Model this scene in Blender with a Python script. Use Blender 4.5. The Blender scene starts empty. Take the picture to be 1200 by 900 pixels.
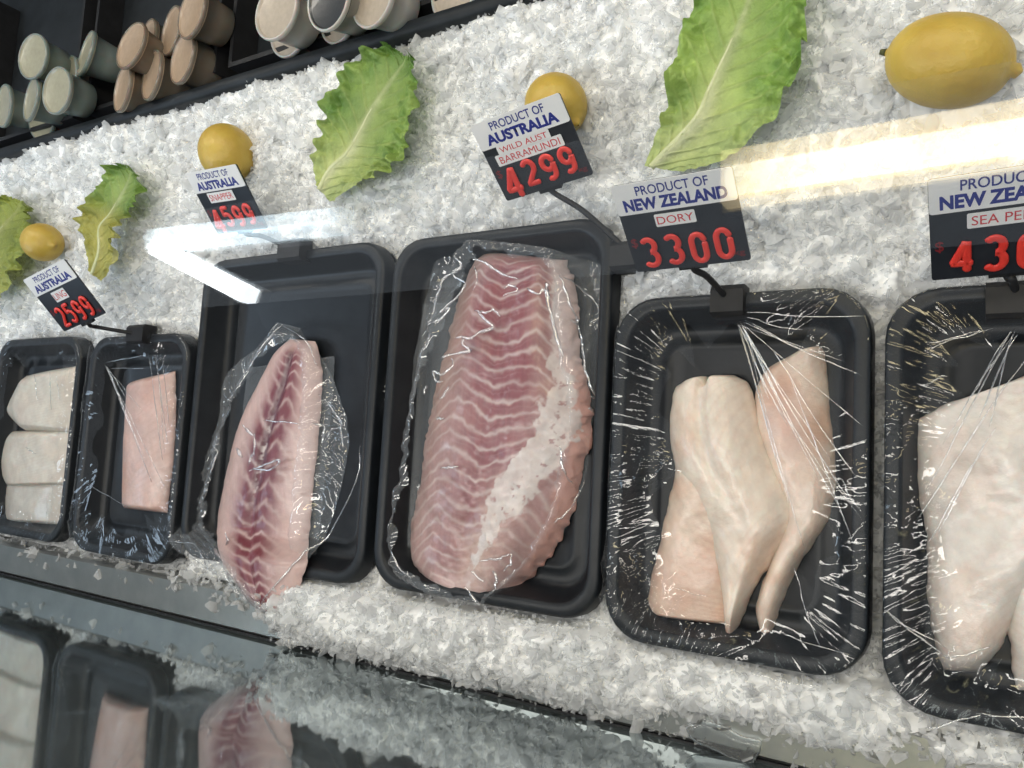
import bpy, bmesh, math, random
import numpy as np
from mathutils import Vector, Matrix

random.seed(7)
rng = np.random.default_rng(7)
sc = bpy.context.scene
C = sc.collection

# ------------------------------------------------------------------ camera
# world: X along the row of trays, Y up the bed towards the back shelf, Z out of the bed
FPX = 900.0
cX = np.array([1490.0, -2.0, -900.0]); cX /= np.linalg.norm(cX)
cY = np.array([0.055, -1.0, 0.0]); cY[2] = -(cX[0]*cY[0] + cX[1]*cY[1]) / cX[2]; cY /= np.linalg.norm(cY)
cZ = np.cross(cX, cY)
RW = np.array([cX, cY, cZ])                       # camera (x right, y down, z forward) -> world
CAM = RW @ np.array([0, 0, -0.72])
cam = bpy.data.cameras.new('camera')
cam.sensor_width = 36.0; cam.lens = 36.0 * FPX / 1200.0
cam.clip_start = 0.01; cam.clip_end = 100
cam_ob = bpy.data.objects.new('camera', cam); C.objects.link(cam_ob)
rot = Matrix(np.stack([RW[:, 0], -RW[:, 1], -RW[:, 2]], axis=1).tolist())
cam_ob.matrix_world = Matrix.Translation(Vector(CAM)) @ rot.to_4x4()
sc.camera = cam_ob

def un(px, py, z=0.0):
    """where the sight line of the photograph's point meets the level z"""
    d = RW @ np.array([(px - 600) / FPX, (py - 450) / FPX, 1.0])
    return CAM + d * ((z - CAM[2]) / d[2])

# ------------------------------------------------------------------ world and lamps
w = bpy.data.worlds.new('World'); sc.world = w; w.use_nodes = True
w.node_tree.nodes['Background'].inputs[0].default_value = (0.80, 0.90, 1.0, 1)
w.node_tree.nodes['Background'].inputs[1].default_value = 0.32

def area(name, loc, target, sx, sy, power, col):
    l = bpy.data.lights.new(name, 'AREA'); l.shape = 'RECTANGLE'; l.size = sx; l.size_y = sy
    l.energy = power; l.color = col
    o = bpy.data.objects.new(name, l); C.objects.link(o); o.location = loc
    o.rotation_euler = (Vector(target) - Vector(loc)).to_track_quat('-Z', 'Y').to_euler()
    return o
area('case_strip_lamp', (-0.15, 0.62, 0.62), (-0.15, 0.05, 0.0), 2.2, 0.05, 5.4, (1.0, 0.94, 0.83))
area('front_strip_lamp', (-0.1, -0.20, 1.15), (-0.1, -0.14, 0.0), 1.8, 0.07, 7.7, (1.0, 0.965, 0.90))
area('daylight_window', (-1.9, -0.7, 1.3), (-0.1, 0.0, 0.0), 0.9, 0.5, 11.0, (0.62, 0.80, 1.0))
vs = sc.view_settings
vs.view_transform = 'Standard'; vs.look = 'None'; vs.gamma = 1.0; vs.exposure = 0.0
try: vs.use_curve_mapping = False
except Exception: pass
sc.render.engine = 'CYCLES'
sc.cycles.use_denoising = True
sc.cycles.max_bounces = 6; sc.cycles.diffuse_bounces = 3; sc.cycles.glossy_bounces = 3; sc.cycles.transparent_max_bounces = 12
sc.cycles.use_adaptive_sampling = True; sc.cycles.adaptive_threshold = .06; sc.cycles.adaptive_min_samples = 20
sc.cycles.caustics_reflective = False; sc.cycles.caustics_refractive = False
sc.cycles.sample_clamp_indirect = 4.0

# ------------------------------------------------------------------ helpers
def hsh(ix, iy, s):
    n = (ix.astype(np.int64) * 374761393 + iy.astype(np.int64) * 668265263 + s * 974634777) & 0x7fffffff
    n = ((n ^ (n >> 13)) * 1274126177) & 0x7fffffff
    return ((n ^ (n >> 16)) & 0xffff) / 65535.0
def vnoise(x, y, s=0):
    x = np.asarray(x, float); y = np.asarray(y, float)
    ix = np.floor(x); iy = np.floor(y); fx = x - ix; fy = y - iy
    fx = fx*fx*(3-2*fx); fy = fy*fy*(3-2*fy)
    a = hsh(ix, iy, s); b = hsh(ix+1, iy, s); c = hsh(ix, iy+1, s); d = hsh(ix+1, iy+1, s)
    return (a*(1-fx)+b*fx)*(1-fy) + (c*(1-fx)+d*fx)*fy
def fbm(x, y, s=0, o=4):
    v = 0; a = .5; t = 0
    for k in range(o):
        v = v + a*vnoise(x*2**k, y*2**k, s+k*17); t += a; a *= .5
    return v / t
def worley(u, v, seed):
    ix = np.floor(u); iy = np.floor(v); f1 = np.full(u.shape, 9.0)
    for a in (-1, 0, 1):
        for b in (-1, 0, 1):
            f1 = np.minimum(f1, np.hypot(u-(ix+a+hsh(ix+a, iy+b, seed)), v-(iy+b+hsh(ix+a, iy+b, seed+1))))
    return np.minimum(f1, 1.2)
def sstep(a, b, x):
    t = np.clip((x-a)/(b-a), 0, 1); return t*t*(3-2*t)
def lerp3(a, b, m):
    return np.asarray(a)*(1-m[..., None]) + np.asarray(b)*m[..., None]

def mesh_np(name, verts, faces, mats=(), smooth=True, cols=None):
    """faces: an array (n,3) / (n,4) or a list of tuples"""
    me = bpy.data.meshes.new(name)
    if isinstance(faces, np.ndarray):
        n, k = faces.shape
        me.vertices.add(len(verts)); me.vertices.foreach_set('co', np.asarray(verts, np.float32).ravel())
        me.loops.add(n*k); me.loops.foreach_set('vertex_index', faces.astype(np.int32).ravel())
        me.polygons.add(n); me.polygons.foreach_set('loop_start', np.arange(n, dtype=np.int32)*k)
        me.update(calc_edges=True)
    else:
        me.from_pydata([tuple(v) for v in verts], [], faces); me.update()
    me.polygons.foreach_set('use_smooth', np.full(len(me.polygons), smooth, dtype=bool))
    if cols is not None:
        a = me.attributes.new('tint', 'FLOAT_COLOR', 'POINT')
        a.data.foreach_set('color', np.concatenate([cols, np.ones((len(cols), 1))], 1).astype(np.float32).ravel())
    for m in mats: me.materials.append(m)
    me.validate()
    return me
def link(name, me, parent=None, loc=None, mw=None):
    o = bpy.data.objects.new(name, me); C.objects.link(o)
    if parent: o.parent = parent
    if loc is not None: o.location = loc
    if mw is not None: o.matrix_local = mw
    return o
def tag(o, label, cat, group=None, kind=None):
    if label: o['label'] = label
    if cat: o['category'] = cat
    if group: o['group'] = group
    if kind: o['kind'] = kind
    return o
def thing(name, label, cat, loc=(0, 0, 0), rz=0.0, group=None):
    o = bpy.data.objects.new(name, None); C.objects.link(o); o.location = loc; o.rotation_euler = (0, 0, rz)
    o.empty_display_size = .02
    return tag(o, label, cat, group)
def grid_faces(n, m, off=0, wrap=False):
    """n rows, m columns"""
    i = np.arange(n-1)[:, None]; j = np.arange(m if wrap else m-1)[None, :]
    j2 = (j+1) % m
    a = i*m+j; b = i*m+j2; c = (i+1)*m+j2; d = (i+1)*m+j
    return np.stack([a+0*j, b+0*j, c+0*j, d+0*j], -1).reshape(-1, 4) + off
class MB:
    def __init__(s): s.v = []; s.f = []; s.n = 0
    def add(s, v, f):
        v = np.asarray(v, float); s.v.append(v); s.f += [tuple(int(i)+s.n for i in q) for q in f]; s.n += len(v)
    def box(s, lo, hi):
        (x0, y0, z0), (x1, y1, z1) = lo, hi
        s.add([(x0,y0,z0),(x1,y0,z0),(x1,y1,z0),(x0,y1,z0),(x0,y0,z1),(x1,y0,z1),(x1,y1,z1),(x0,y1,z1)],
              [(3,2,1,0),(4,5,6,7),(0,1,5,4),(1,2,6,5),(2,3,7,6),(3,0,4,7)])
    def sweep(s, pts, r, k=6, flat=1.0, up=None, caps=True):
        pts = np.asarray(pts, float); n = len(pts); r = np.broadcast_to(np.asarray(r, float), (n,))
        T = np.gradient(pts, axis=0); T /= np.linalg.norm(T, axis=1)[:, None] + 1e-12
        upv = np.array([0, 0, 1.0]) if up is None else np.asarray(up, float)
        S = np.cross(T, upv); ln = np.linalg.norm(S, axis=1)[:, None]
        S = np.where(ln < 1e-3, np.array([1.0, 0, 0]), S/(ln+1e-12)); U = np.cross(S, T)
        a = np.arange(k)*2*np.pi/k
        v = (pts[:, None, :] + r[:, None, None]*(np.cos(a)[None, :, None]*S[:, None, :] + flat*np.sin(a)[None, :, None]*U[:, None, :]))
        f = grid_faces(n, k, wrap=True).tolist()
        if caps: f += [tuple(range(k-1, -1, -1)), tuple((n-1)*k+i for i in range(k))]
        s.add(v.reshape(-1, 3), f)
    def lathe(s, prof, k=28, org=(0, 0, 0)):
        a = np.arange(k)*2*np.pi/k; prof = np.asarray(prof, float)
        v = np.stack([prof[:, 0, None]*np.cos(a), prof[:, 0, None]*np.sin(a), np.broadcast_to(prof[:, 1, None], (len(prof), k))], -1)
        s.add(v.reshape(-1, 3)+np.asarray(org), grid_faces(len(prof), k, wrap=True).tolist())
    def mesh(s, name, mat, smooth=True):
        return mesh_np(name, np.concatenate(s.v), s.f, [mat], smooth)
def resample(p, n):
    p = np.asarray(p, float); d = np.r_[0, np.cumsum(np.linalg.norm(np.diff(p, axis=0), axis=1))]
    q = np.linspace(0, d[-1], n)
    return np.stack([np.interp(q, d, p[:, i]) for i in range(p.shape[1])], -1)
def smooth_poly(p, n):
    """Catmull-Rom through the points"""
    p = np.asarray(p, float); q = np.vstack([2*p[0]-p[1], p, 2*p[-1]-p[-2]])
    t = np.linspace(0, len(p)-1-1e-9, n); i = t.astype(int); f = (t-i)[:, None]
    a, b, c, d = q[i], q[i+1], q[i+2], q[i+3]
    return .5*((2*b)+(-a+c)*f+(2*a-5*b+4*c-d)*f*f+(-a+3*b-3*c+d)*f**3)

# ------------------------------------------------------------------ materials
def mat(name):
    m = bpy.data.materials.new(name); m.use_nodes = True
    nt = m.node_tree; return m, nt, nt.nodes['Principled BSDF'], nt.nodes['Material Output']
def noise_node(nt, scale, detail=4, rough=.6, coord='Object'):
    tc = nt.nodes.new('ShaderNodeTexCoord'); n = nt.nodes.new('ShaderNodeTexNoise')
    n.inputs['Scale'].default_value = scale; n.inputs['Detail'].default_value = detail; n.inputs['Roughness'].default_value = rough
    nt.links.new(tc.outputs[coord], n.inputs['Vector']); return n
def bump(nt, b, src, strength, dist=.002):
    n = nt.nodes.new('ShaderNodeBump'); n.inputs['Strength'].default_value = strength; n.inputs['Distance'].default_value = dist
    nt.links.new(src, n.inputs['Height']); nt.links.new(n.outputs[0], b.inputs['Normal']); return n
def ramp(nt, src, stops):
    r = nt.nodes.new('ShaderNodeValToRGB'); e = r.color_ramp.elements
    while len(e) < len(stops): e.new(.5)
    for k, (p, c) in enumerate(stops): e[k].position = p; e[k].color = (*c, 1)
    nt.links.new(src, r.inputs[0]); return r
def plain(name, c0, c1, rough, scale=60, bmp=.1, spec=.5, metallic=0.0, coat=0.0):
    m, nt, b, o = mat(name)
    n = noise_node(nt, scale)
    r = ramp(nt, n.outputs['Fac'], [(.3, c0), (.7, c1)])
    nt.links.new(r.outputs[0], b.inputs['Base Color'])
    b.inputs['Roughness'].default_value = rough; b.inputs['Specular IOR Level'].default_value = spec
    b.inputs['Metallic'].default_value = metallic; b.inputs['Coat Weight'].default_value = coat
    if bmp: bump(nt, b, n.outputs['Fac'], bmp)
    return m
def film_mat(name, gloss, rough, veil, bscale, bstr):
    """clear plastic: mostly lets light through, with a Fresnel sheen and a trace of milky scatter"""
    m, nt, b, o = mat(name); nt.nodes.remove(b)
    tr = nt.nodes.new('ShaderNodeBsdfTransparent'); gl = nt.nodes.new('ShaderNodeBsdfGlossy'); df = nt.nodes.new('ShaderNodeBsdfDiffuse')
    gl.inputs['Roughness'].default_value = rough; gl.inputs['Color'].default_value = (1, 1, 1, 1)
    df.inputs['Color'].default_value = (.75, .8, .85, 1)
    fr = nt.nodes.new('ShaderNodeLayerWeight')
    pw = nt.nodes.new('ShaderNodeMath'); pw.operation = 'POWER'; pw.inputs[1].default_value = 4.0
    sc_n = nt.nodes.new('ShaderNodeMath'); sc_n.operation = 'MULTIPLY_ADD'; sc_n.inputs[1].default_value = .45; sc_n.inputs[2].default_value = .042
    nt.links.new(fr.outputs['Facing'], pw.inputs[0]); nt.links.new(pw.outputs[0], sc_n.inputs[0])
    mu = nt.nodes.new('ShaderNodeMath'); mu.operation = 'MULTIPLY'; mu.inputs[1].default_value = gloss; mu.use_clamp = True
    n = noise_node(nt, bscale, 3, .55)
    bp = nt.nodes.new('ShaderNodeBump'); bp.inputs['Strength'].default_value = bstr; bp.inputs['Distance'].default_value = .004
    L = nt.links.new
    L(n.outputs['Fac'], bp.inputs['Height']); L(bp.outputs[0], gl.inputs['Normal']); L(bp.outputs[0], fr.inputs['Normal'])
    L(sc_n.outputs[0], mu.inputs[0])
    m1 = nt.nodes.new('ShaderNodeMixShader'); m1.inputs[0].default_value = veil
    L(tr.outputs[0], m1.inputs[1]); L(df.outputs[0], m1.inputs[2])
    m2 = nt.nodes.new('ShaderNodeMixShader'); L(mu.outputs[0], m2.inputs[0]); L(m1.outputs[0], m2.inputs[1]); L(gl.outputs[0], m2.inputs[2])
    L(m2.outputs[0], o.inputs['Surface'])
    return m
def emit(name, col, s):
    m, nt, b, o = mat(name)
    b.inputs['Base Color'].default_value = (*col, 1); b.inputs['Emission Color'].default_value = (*col, 1); b.inputs['Emission Strength'].default_value = s
    tc = nt.nodes.new('ShaderNodeTexCoord'); sp = nt.nodes.new('ShaderNodeSeparateXYZ'); nt.links.new(tc.outputs['Generated'], sp.inputs[0])
    r = ramp(nt, sp.outputs[0], [(0.0, (.45,)*3), (.07, (.9,)*3), (.22, (1,)*3), (.90, (1,)*3), (1.0, (.4,)*3)])
    mu = nt.nodes.new('ShaderNodeMath'); mu.operation = 'MULTIPLY'; mu.inputs[1].default_value = s
    nt.links.new(r.outputs[0], mu.inputs[0]); nt.links.new(mu.outputs[0], b.inputs['Emission Strength']); return m
def flesh_mat(name, bscale=90, bstr=.25, coat=.6, sss=.25, rough=.38):
    m, nt, b, o = mat(name)
    at = nt.nodes.new('ShaderNodeAttribute'); at.attribute_name = 'tint'
    n = noise_node(nt, 45, 6, .65); n2 = noise_node(nt, bscale, 5, .6)
    r = ramp(nt, n.outputs['Fac'], [(.3, (.86, .83, .83)), (.7, (1.06, 1.06, 1.06))])
    mx = nt.nodes.new('ShaderNodeMix'); mx.data_type = 'RGBA'; mx.blend_type = 'MULTIPLY'; mx.inputs[0].default_value = 1.0
    nt.links.new(at.outputs['Color'], mx.inputs[6]); nt.links.new(r.outputs[0], mx.inputs[7])
    nt.links.new(mx.outputs[2], b.inputs['Base Color'])
    b.inputs['Roughness'].default_value = rough
    b.inputs['Coat Weight'].default_value = coat; b.inputs['Coat Roughness'].default_value = .2
    b.inputs['Subsurface Weight'].default_value = sss; b.inputs['Subsurface Radius'].default_value = (1.0, .55, .45); b.inputs['Subsurface Scale'].default_value = .004
    bump(nt, b, n2.outputs['Fac'], bstr, .0015)
    return m

# ice
def ice_mat(clear):
    m, nt, b, o = mat('crushed_ice' if not clear else 'clear_ice_flakes')
    n = noise_node(nt, 240, 4, .65); n2 = noise_node(nt, 16, 6, .68)
    L = nt.links.new
    lo, hi = ((.80, .815, .815), (.95, .95, .94)) if not clear else ((.93, .945, .95), (.99, .99, .99))
    r = ramp(nt, n2.outputs['Fac'], [(.28, lo), (.72, hi)])
    L(r.outputs[0], b.inputs['Base Color']); b.inputs['Roughness'].default_value = .30 if clear else .5; b.inputs['IOR'].default_value = 1.31
    bump(nt, b, n.outputs['Fac'], .25, .0015)
    if clear:       # part clear, part frosted: lets the pieces under it show
        tr = nt.nodes.new('ShaderNodeBsdfTransparent'); tl = nt.nodes.new('ShaderNodeBsdfTranslucent'); L(r.outputs[0], tl.inputs['Color'])
        m0 = nt.nodes.new('ShaderNodeMixShader'); m0.inputs[0].default_value = .5; L(b.outputs[0], m0.inputs[1]); L(tl.outputs[0], m0.inputs[2])
        n3 = noise_node(nt, 45, 3, .6); mr = nt.nodes.new('ShaderNodeMapRange'); L(n3.outputs['Fac'], mr.inputs[0])
        mr.inputs[1].default_value = .3; mr.inputs[2].default_value = .7; mr.inputs[3].default_value = .25; mr.inputs[4].default_value = .58
        m1 = nt.nodes.new('ShaderNodeMixShader'); L(mr.outputs[0], m1.inputs[0]); L(m0.outputs[0], m1.inputs[1]); L(tr.outputs[0], m1.inputs[2])
        L(m1.outputs[0], o.inputs['Surface'])
    else:
        b.inputs['Specular IOR Level'].default_value = .3
    return m
M = dict(
    ice=ice_mat(False), flake=ice_mat(True),
    tray=plain('black_tray_plastic', (.006, .0075, .010), (.012, .0145, .018), .40, 35, .06, spec=.35),
    shelf=plain('black_shelf_plastic', (.010, .012, .014), (.022, .026, .030), .5, 18, .10, spec=.25),
    black=plain('black_moulded_plastic', (.014, .014, .015), (.022, .022, .024), .5, 60, .05, spec=.3),
    base=plain('case_base_dark', (.05, .055, .06), (.09, .095, .1), .5, 12, .05),
    steel=plain('brushed_steel', (.36, .37, .36), (.46, .46, .44), .33, 25, .05, metallic=.85),
    film=film_mat('clear_cling_film', .85, .06, .004, 70, .0),
    bag=film_mat('clear_vacuum_bag', 1.2, .06, .095, 55, .08),
    pane=film_mat('clear_glass', 2.0, .02, .0, 1, .0),
    crease=film_mat('creased_clear_plastic', 7.0, .14, .04, 200, .0),
    white=plain('white_card', (.78, .78, .77), (.84, .84, .83), .45, 30, .0),
    board=plain('black_tag_board', (.012, .014, .02), (.02, .023, .03), .3, 40, .0),
    blue=plain('navy_blue_ink', (.015, .025, .20), (.02, .032, .24), .5, 90, .0),
    redink=plain('red_ink', (.55, .03, .04), (.65, .05, .06), .5, 90, .0),
    digit=plain('orange_red_digit_paint', (.72, .035, .025), (.85, .06, .04), .35, 80, .0),
    dim=plain('faded_red_print', (.16, .01, .015), (.2, .015, .02), .5, 80, .0),
)

# ------------------------------------------------------------------ large structure: case base, ledge, front glass, back shelf
LEDGE_Y = -0.287
mb = MB(); mb.box((-1.7, LEDGE_Y, -.12), (.75, .378, -.085))
tag(link('case_base', mb.mesh('case_base', M['base'], False)), None, None, kind='structure')
mb = MB()
xs = [(-1.7, .75)]
prof = [(LEDGE_Y+.002, -.10), (LEDGE_Y+.002, -.012), (LEDGE_Y+.005, -.008), (LEDGE_Y+.044, -.004), (LEDGE_Y+.048, -.008), (LEDGE_Y+.050, -.10)]
v = [(x, y, z) for x in xs[0] for y, z in prof]; n = len(prof)
mb.add(v, [(i, i+1, n+i+1, n+i) for i in range(n-1)])
tag(link('front_ledge', mb.mesh('front_ledge', M['steel'], False)), None, None, kind='structure')

def front_glass_mat():
    m, nt, b, o = mat('dark_front_glass'); nt.nodes.remove(b)
    gl = nt.nodes.new('ShaderNodeBsdfGlossy'); gl.inputs['Roughness'].default_value = .05; gl.inputs['Color'].default_value = (.80, .88, .9, 1)
    n = noise_node(nt, 9, 3)
    r = ramp(nt, n.outputs['Fac'], [(.3, (.085, .10, .105)), (.7, (.125, .145, .15))])
    df = nt.nodes.new('ShaderNodeBsdfDiffuse'); nt.links.new(r.outputs[0], df.inputs['Color'])
    fr = nt.nodes.new('ShaderNodeFresnel'); fr.inputs['IOR'].default_value = 1.75
    mu = nt.nodes.new('ShaderNodeMath'); mu.operation = 'MULTIPLY'; mu.inputs[1].default_value = 2.6; mu.use_clamp = True
    mx = nt.nodes.new('ShaderNodeMixShader')
    nt.links.new(fr.outputs[0], mu.inputs[0]); nt.links.new(mu.outputs[0], mx.inputs[0]); nt.links.new(df.outputs[0], mx.inputs[1]); nt.links.new(gl.outputs[0], mx.inputs[2])
    nt.links.new(mx.outputs[0], o.inputs['Surface']); return m
M['front'] = front_glass_mat()
fg = thing('front_glass', 'dark reflecting front glass below the steel ledge, mirroring the ice', 'glass panel', (0, LEDGE_Y, 0))
mb = MB(); mb.box((-1.7, -.008, -.01), (.75, 0.0, .5)); link('pane', mb.mesh('front_pane', M['front'], False), fg)
mb = MB(); mb.box((-1.7, -.012, -.016), (.75, .0015, -.0095)); link('seal', mb.mesh('front_seal', M['black'], False), fg)

SHELF_Y = .372
sh = thing('back_shelf', 'black plastic shelf behind the ice carrying the small tubs', 'shelf', (0, SHELF_Y, 0))
mb = MB(); mb.box((-1.9, .018, -.05), (.6, .62, -.030)); link('shelf_board', mb.mesh('shelf_board', M['shelf'], False), sh)
mb = MB()
prof = [(0.0, -.09), (0.0, .010), (.003, .016), (.014, .017), (.018, .010), (.020, -.031)]
n = len(prof); mb.add([(x, y, z) for x in (-1.9, .6) for y, z in prof], [(i, n+i, n+i+1, i+1) for i in range(n-1)])
link('front_lip', mb.mesh('shelf_lip', M['shelf'], True), sh)
mb = MB(); mb.box((-1.9, .62, -.05), (.6, .64, .35)); link('back_panel', mb.mesh('shelf_back', M['shelf'], False), sh)
for x0, x1 in ((-1.09, -.80), (-.765, -.47), (-.445, -.10)):        # black serving trays on the shelf
    mb = MB()
    for a, b_ in (((x0, .034, -.0295), (x1, .040, .008)), ((x0, .040, -.0295), (x0+.006, .30, .008)), ((x1-.006, .040, -.0295), (x1, .30, .008))):
        mb.box(a, b_)
    link('divider', mb.mesh('shelf_divider', M['black'], False), sh)

# ------------------------------------------------------------------ trays (positions used by the ice too)
TRAYS = dict(dory=(.105, .307, -.213, .073, 0.0), perch=(.316, .518, -.226, .068, 0.0), barra=(-.154, .098, -.205, .152, 0.0),
             snapper=(-.464, -.165, -.210, .156, 0.0), two=(-.690, -.472, -.226, .066, 0.0), one=(-.945, -.712, -.224, .070, 0.0))
def rrect_sd(x, y, t, r=.035):
    x0, x1, y0, y1 = t[:4]
    qx = np.abs(x-(x0+x1)/2)-(x1-x0)/2+r; qy = np.abs(y-(y0+y1)/2)-(y1-y0)/2+r
    return np.hypot(np.maximum(qx, 0), np.maximum(qy, 0))+np.minimum(np.maximum(qx, qy), 0)-r
def tray_sd(x, y):
    d = np.full(np.shape(x), 9.0)
    for t in TRAYS.values(): d = np.minimum(d, rrect_sd(x, y, t))
    return d

# ------------------------------------------------------------------ crushed ice
def ice_h(x, y):
    h = -.010 + .012*(fbm(x*9, y*9, 3, 3)-.5)*2
    h = h + .018*sstep(.12, .34, y)                                 # heaped up towards the shelf
    front = sstep(-.205, -.222, y)
    mound = sstep(-.315, -.265, x+.02*(vnoise(y*60, x*0, 77)-.5))*sstep(.20, .06, x)
    h = h + front*(mound*(.034*sstep(-.291, -.255, y)) + (1-mound)*((.017*sstep(-.272, -.245, y)+.004*(fbm(x*40, y*40, 66, 2)-.3))*sstep(.08, .18, x) - .012*sstep(.2, .1, x)))
    d = tray_sd(x, y)
    h = np.where(d < 0.02, h - .012*sstep(.02, 0.0, d), h)
    h = np.where(d < -.004, -.055, h)
    return h
def cells(x, y, size, seed):
    """broken-chunk relief: every cell has its own level and tilt, with a crevice round it; in units of the cell"""
    u = x/size+.55*(fbm(x/size*.9, y/size*.9, seed+50, 2)-.5); v = y/size+.55*(fbm(x/size*.9+31, y/size*.9, seed+60, 2)-.5)
    ix = np.floor(u); iy = np.floor(v); f1 = np.full(u.shape, 9.0); f2 = f1.copy(); h = np.zeros(u.shape)
    for a in (-1, 0, 1):
        for b in (-1, 0, 1):
            jx = ix+a; jy = iy+b; dx = u-(jx+hsh(jx, jy, seed)); dy = v-(jy+hsh(jx, jy, seed+1)); dd = np.hypot(dx, dy)
            val = (hsh(jx, jy, seed+2)-.5)*.9+dx*(hsh(jx, jy, seed+3)-.5)*1.7+dy*(hsh(jx, jy, seed+4)-.5)*1.7
            near = dd < f1
            f2 = np.where(near, f1, np.minimum(f2, dd)); h = np.where(near, val, h); f1 = np.where(near, dd, f1)
    return h-.45*sstep(.22, .0, f2-f1)
def ice_relief(x, y):
    return .0085*cells(x, y, .0330, 5)*(.4+.9*fbm(x*14, y*14, 91, 2))+.0040*cells(x, y, .0150, 15)*(.2+1.1*fbm(x*20, y*20, 92, 2))+.0009*cells(x, y, .0075, 25)+.0030*(fbm(x*90, y*90, 9, 3)-.5)
nx, ny = 1220, 424
gx, gy = np.meshgrid(np.linspace(-1.35, .56, nx), np.linspace(LEDGE_Y+.006, SHELF_Y, ny))
hz = ice_h(gx, gy)-.002+ice_relief(gx, gy)
hz = np.where(gy < LEDGE_Y+.05, np.where(gx < -.285, -.04, hz), hz)
ice_base_v = np.stack([gx, gy, hz], -1).reshape(-1, 3)
tag(link('crushed_ice', mesh_np('crushed_ice', ice_base_v, grid_faces(ny, nx), [M['ice']], True)),
    'bed of white crushed ice under the trays', 'ice', kind='stuff')

def shards(k):
    out = []
    for i in range(k):
        r = np.random.default_rng(100+i); bm = bmesh.new()
        p = r.normal(size=(10, 3)); p /= np.linalg.norm(p, axis=1)[:, None]; p *= r.uniform(.7, 1.0, (10, 1))
        p *= np.array([1.0, r.uniform(.55, 1), r.uniform(.22, .6)])
        for q in p: bm.verts.new(q)
        res = bmesh.ops.convex_hull(bm, input=bm.verts[:])
        dead = [g for g in res['geom_interior'] if isinstance(g, bmesh.types.BMVert)]
        if dead: bmesh.ops.delete(bm, geom=dead, context='VERTS')
        bmesh.ops.triangulate(bm, faces=bm.faces[:]); bm.verts.index_update()
        out.append((np.array([v.co[:] for v in bm.verts]), np.array([[v.index for v in f.verts] for f in bm.faces]))); bm.free()
    return out
SH = shards(30)
def rand_rot(n, r):
    q = r.normal(size=(n, 4)); q /= np.linalg.norm(q, axis=1)[:, None]; a, b, c, d = q.T
    return np.stack([np.stack([1-2*(c*c+d*d), 2*(b*c-a*d), 2*(b*d+a*c)], -1), np.stack([2*(b*c+a*d), 1-2*(b*b+d*d), 2*(c*d-a*b)], -1),
                     np.stack([2*(b*d-a*c), 2*(c*d+a*b), 1-2*(b*b+c*c)], -1)], 1)
def chips(name, P, S, seed, smooth=False):
    r = np.random.default_rng(seed); kind = r.integers(0, len(SH), len(P)); V = []; F = []; off = 0
    for k, (sv, sf) in enumerate(SH):
        ix = np.nonzero(kind == k)[0]
        if not len(ix): continue
        R = rand_rot(len(ix), r)
        v = np.einsum('nij,kj->nki', R, sv)*S[ix][:, None, None] + P[ix][:, None, :]
        f = sf[None]+(np.arange(len(ix))*len(sv))[:, None, None]+off
        V.append(v.reshape(-1, 3)); F.append(f.reshape(-1, 3)); off += len(ix)*len(sv)
    return mesh_np(name, np.concatenate(V), np.concatenate(F), [M['flake']], smooth)
def in_view(x, y):
    p = np.stack([x-CAM[0], y-CAM[1], np.full_like(x, -CAM[2])], -1) @ RW
    u = 600+FPX*p[:, 0]/p[:, 2]; v_ = 450+FPX*p[:, 1]/p[:, 2]
    return (p[:, 2] > 0) & (u > -80) & (u < 1290) & (v_ > -110) & (v_ < 1000)
LEMON_SPOTS = [(*un(1113, 72, .02)[:2], .036), (*un(652, 124, .02)[:2], .028), (*un(266, 180, .02)[:2], .032), (*un(50, 284, .02)[:2], .030)]
N = 88000
px = rng.uniform(-1.3, .56, N); py = rng.uniform(LEDGE_Y+.002, SHELF_Y+.002, N)
dist = np.hypot(px-CAM[0], CAM[2])
keep = in_view(px, py) & (rng.random(N) < np.clip((.72/dist)**1.6, 0, 1))
d = tray_sd(px, py); keep &= d > -.002
keep &= ~((py < -.236) & (px < -.295) & (rng.random(N) > 1.2*sstep(-.268, -.232, py+.022*(vnoise(px*28, py*0, 61)-.5))))
wet = (py < -.225) & (px > .12)
for lx, ly, lr in LEMON_SPOTS: keep &= np.hypot(px-lx, py-ly) > lr
keep &= ~(wet & (rng.random(N) < .2))
px, py, d, dist = px[keep], py[keep], d[keep], dist[keep]
S = np.exp(rng.normal(math.log(.0040), .55, len(px)))*np.clip(dist/.85, 1, 1.5)
S = np.clip(S, .0013, .013)
S = np.where(d < .012, np.minimum(S, .0055), S)
pz = ice_h(px, py)+.7*ice_relief(px, py)+np.where((py < -.232) & (px < -.285), .012, 0)+rng.uniform(-.6, .45, len(px))*S
CH = np.stack([px, py, pz], -1); half = rng.random(len(px)) < 2
for hsel, sm, sd in ((half, False, 5),):
    tag(link('ice_chips', chips('ice_chips', CH[hsel], S[hsel], sd, sm)), 'loose chips of crushed ice on the bed', 'ice', kind='stuff')

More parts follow.
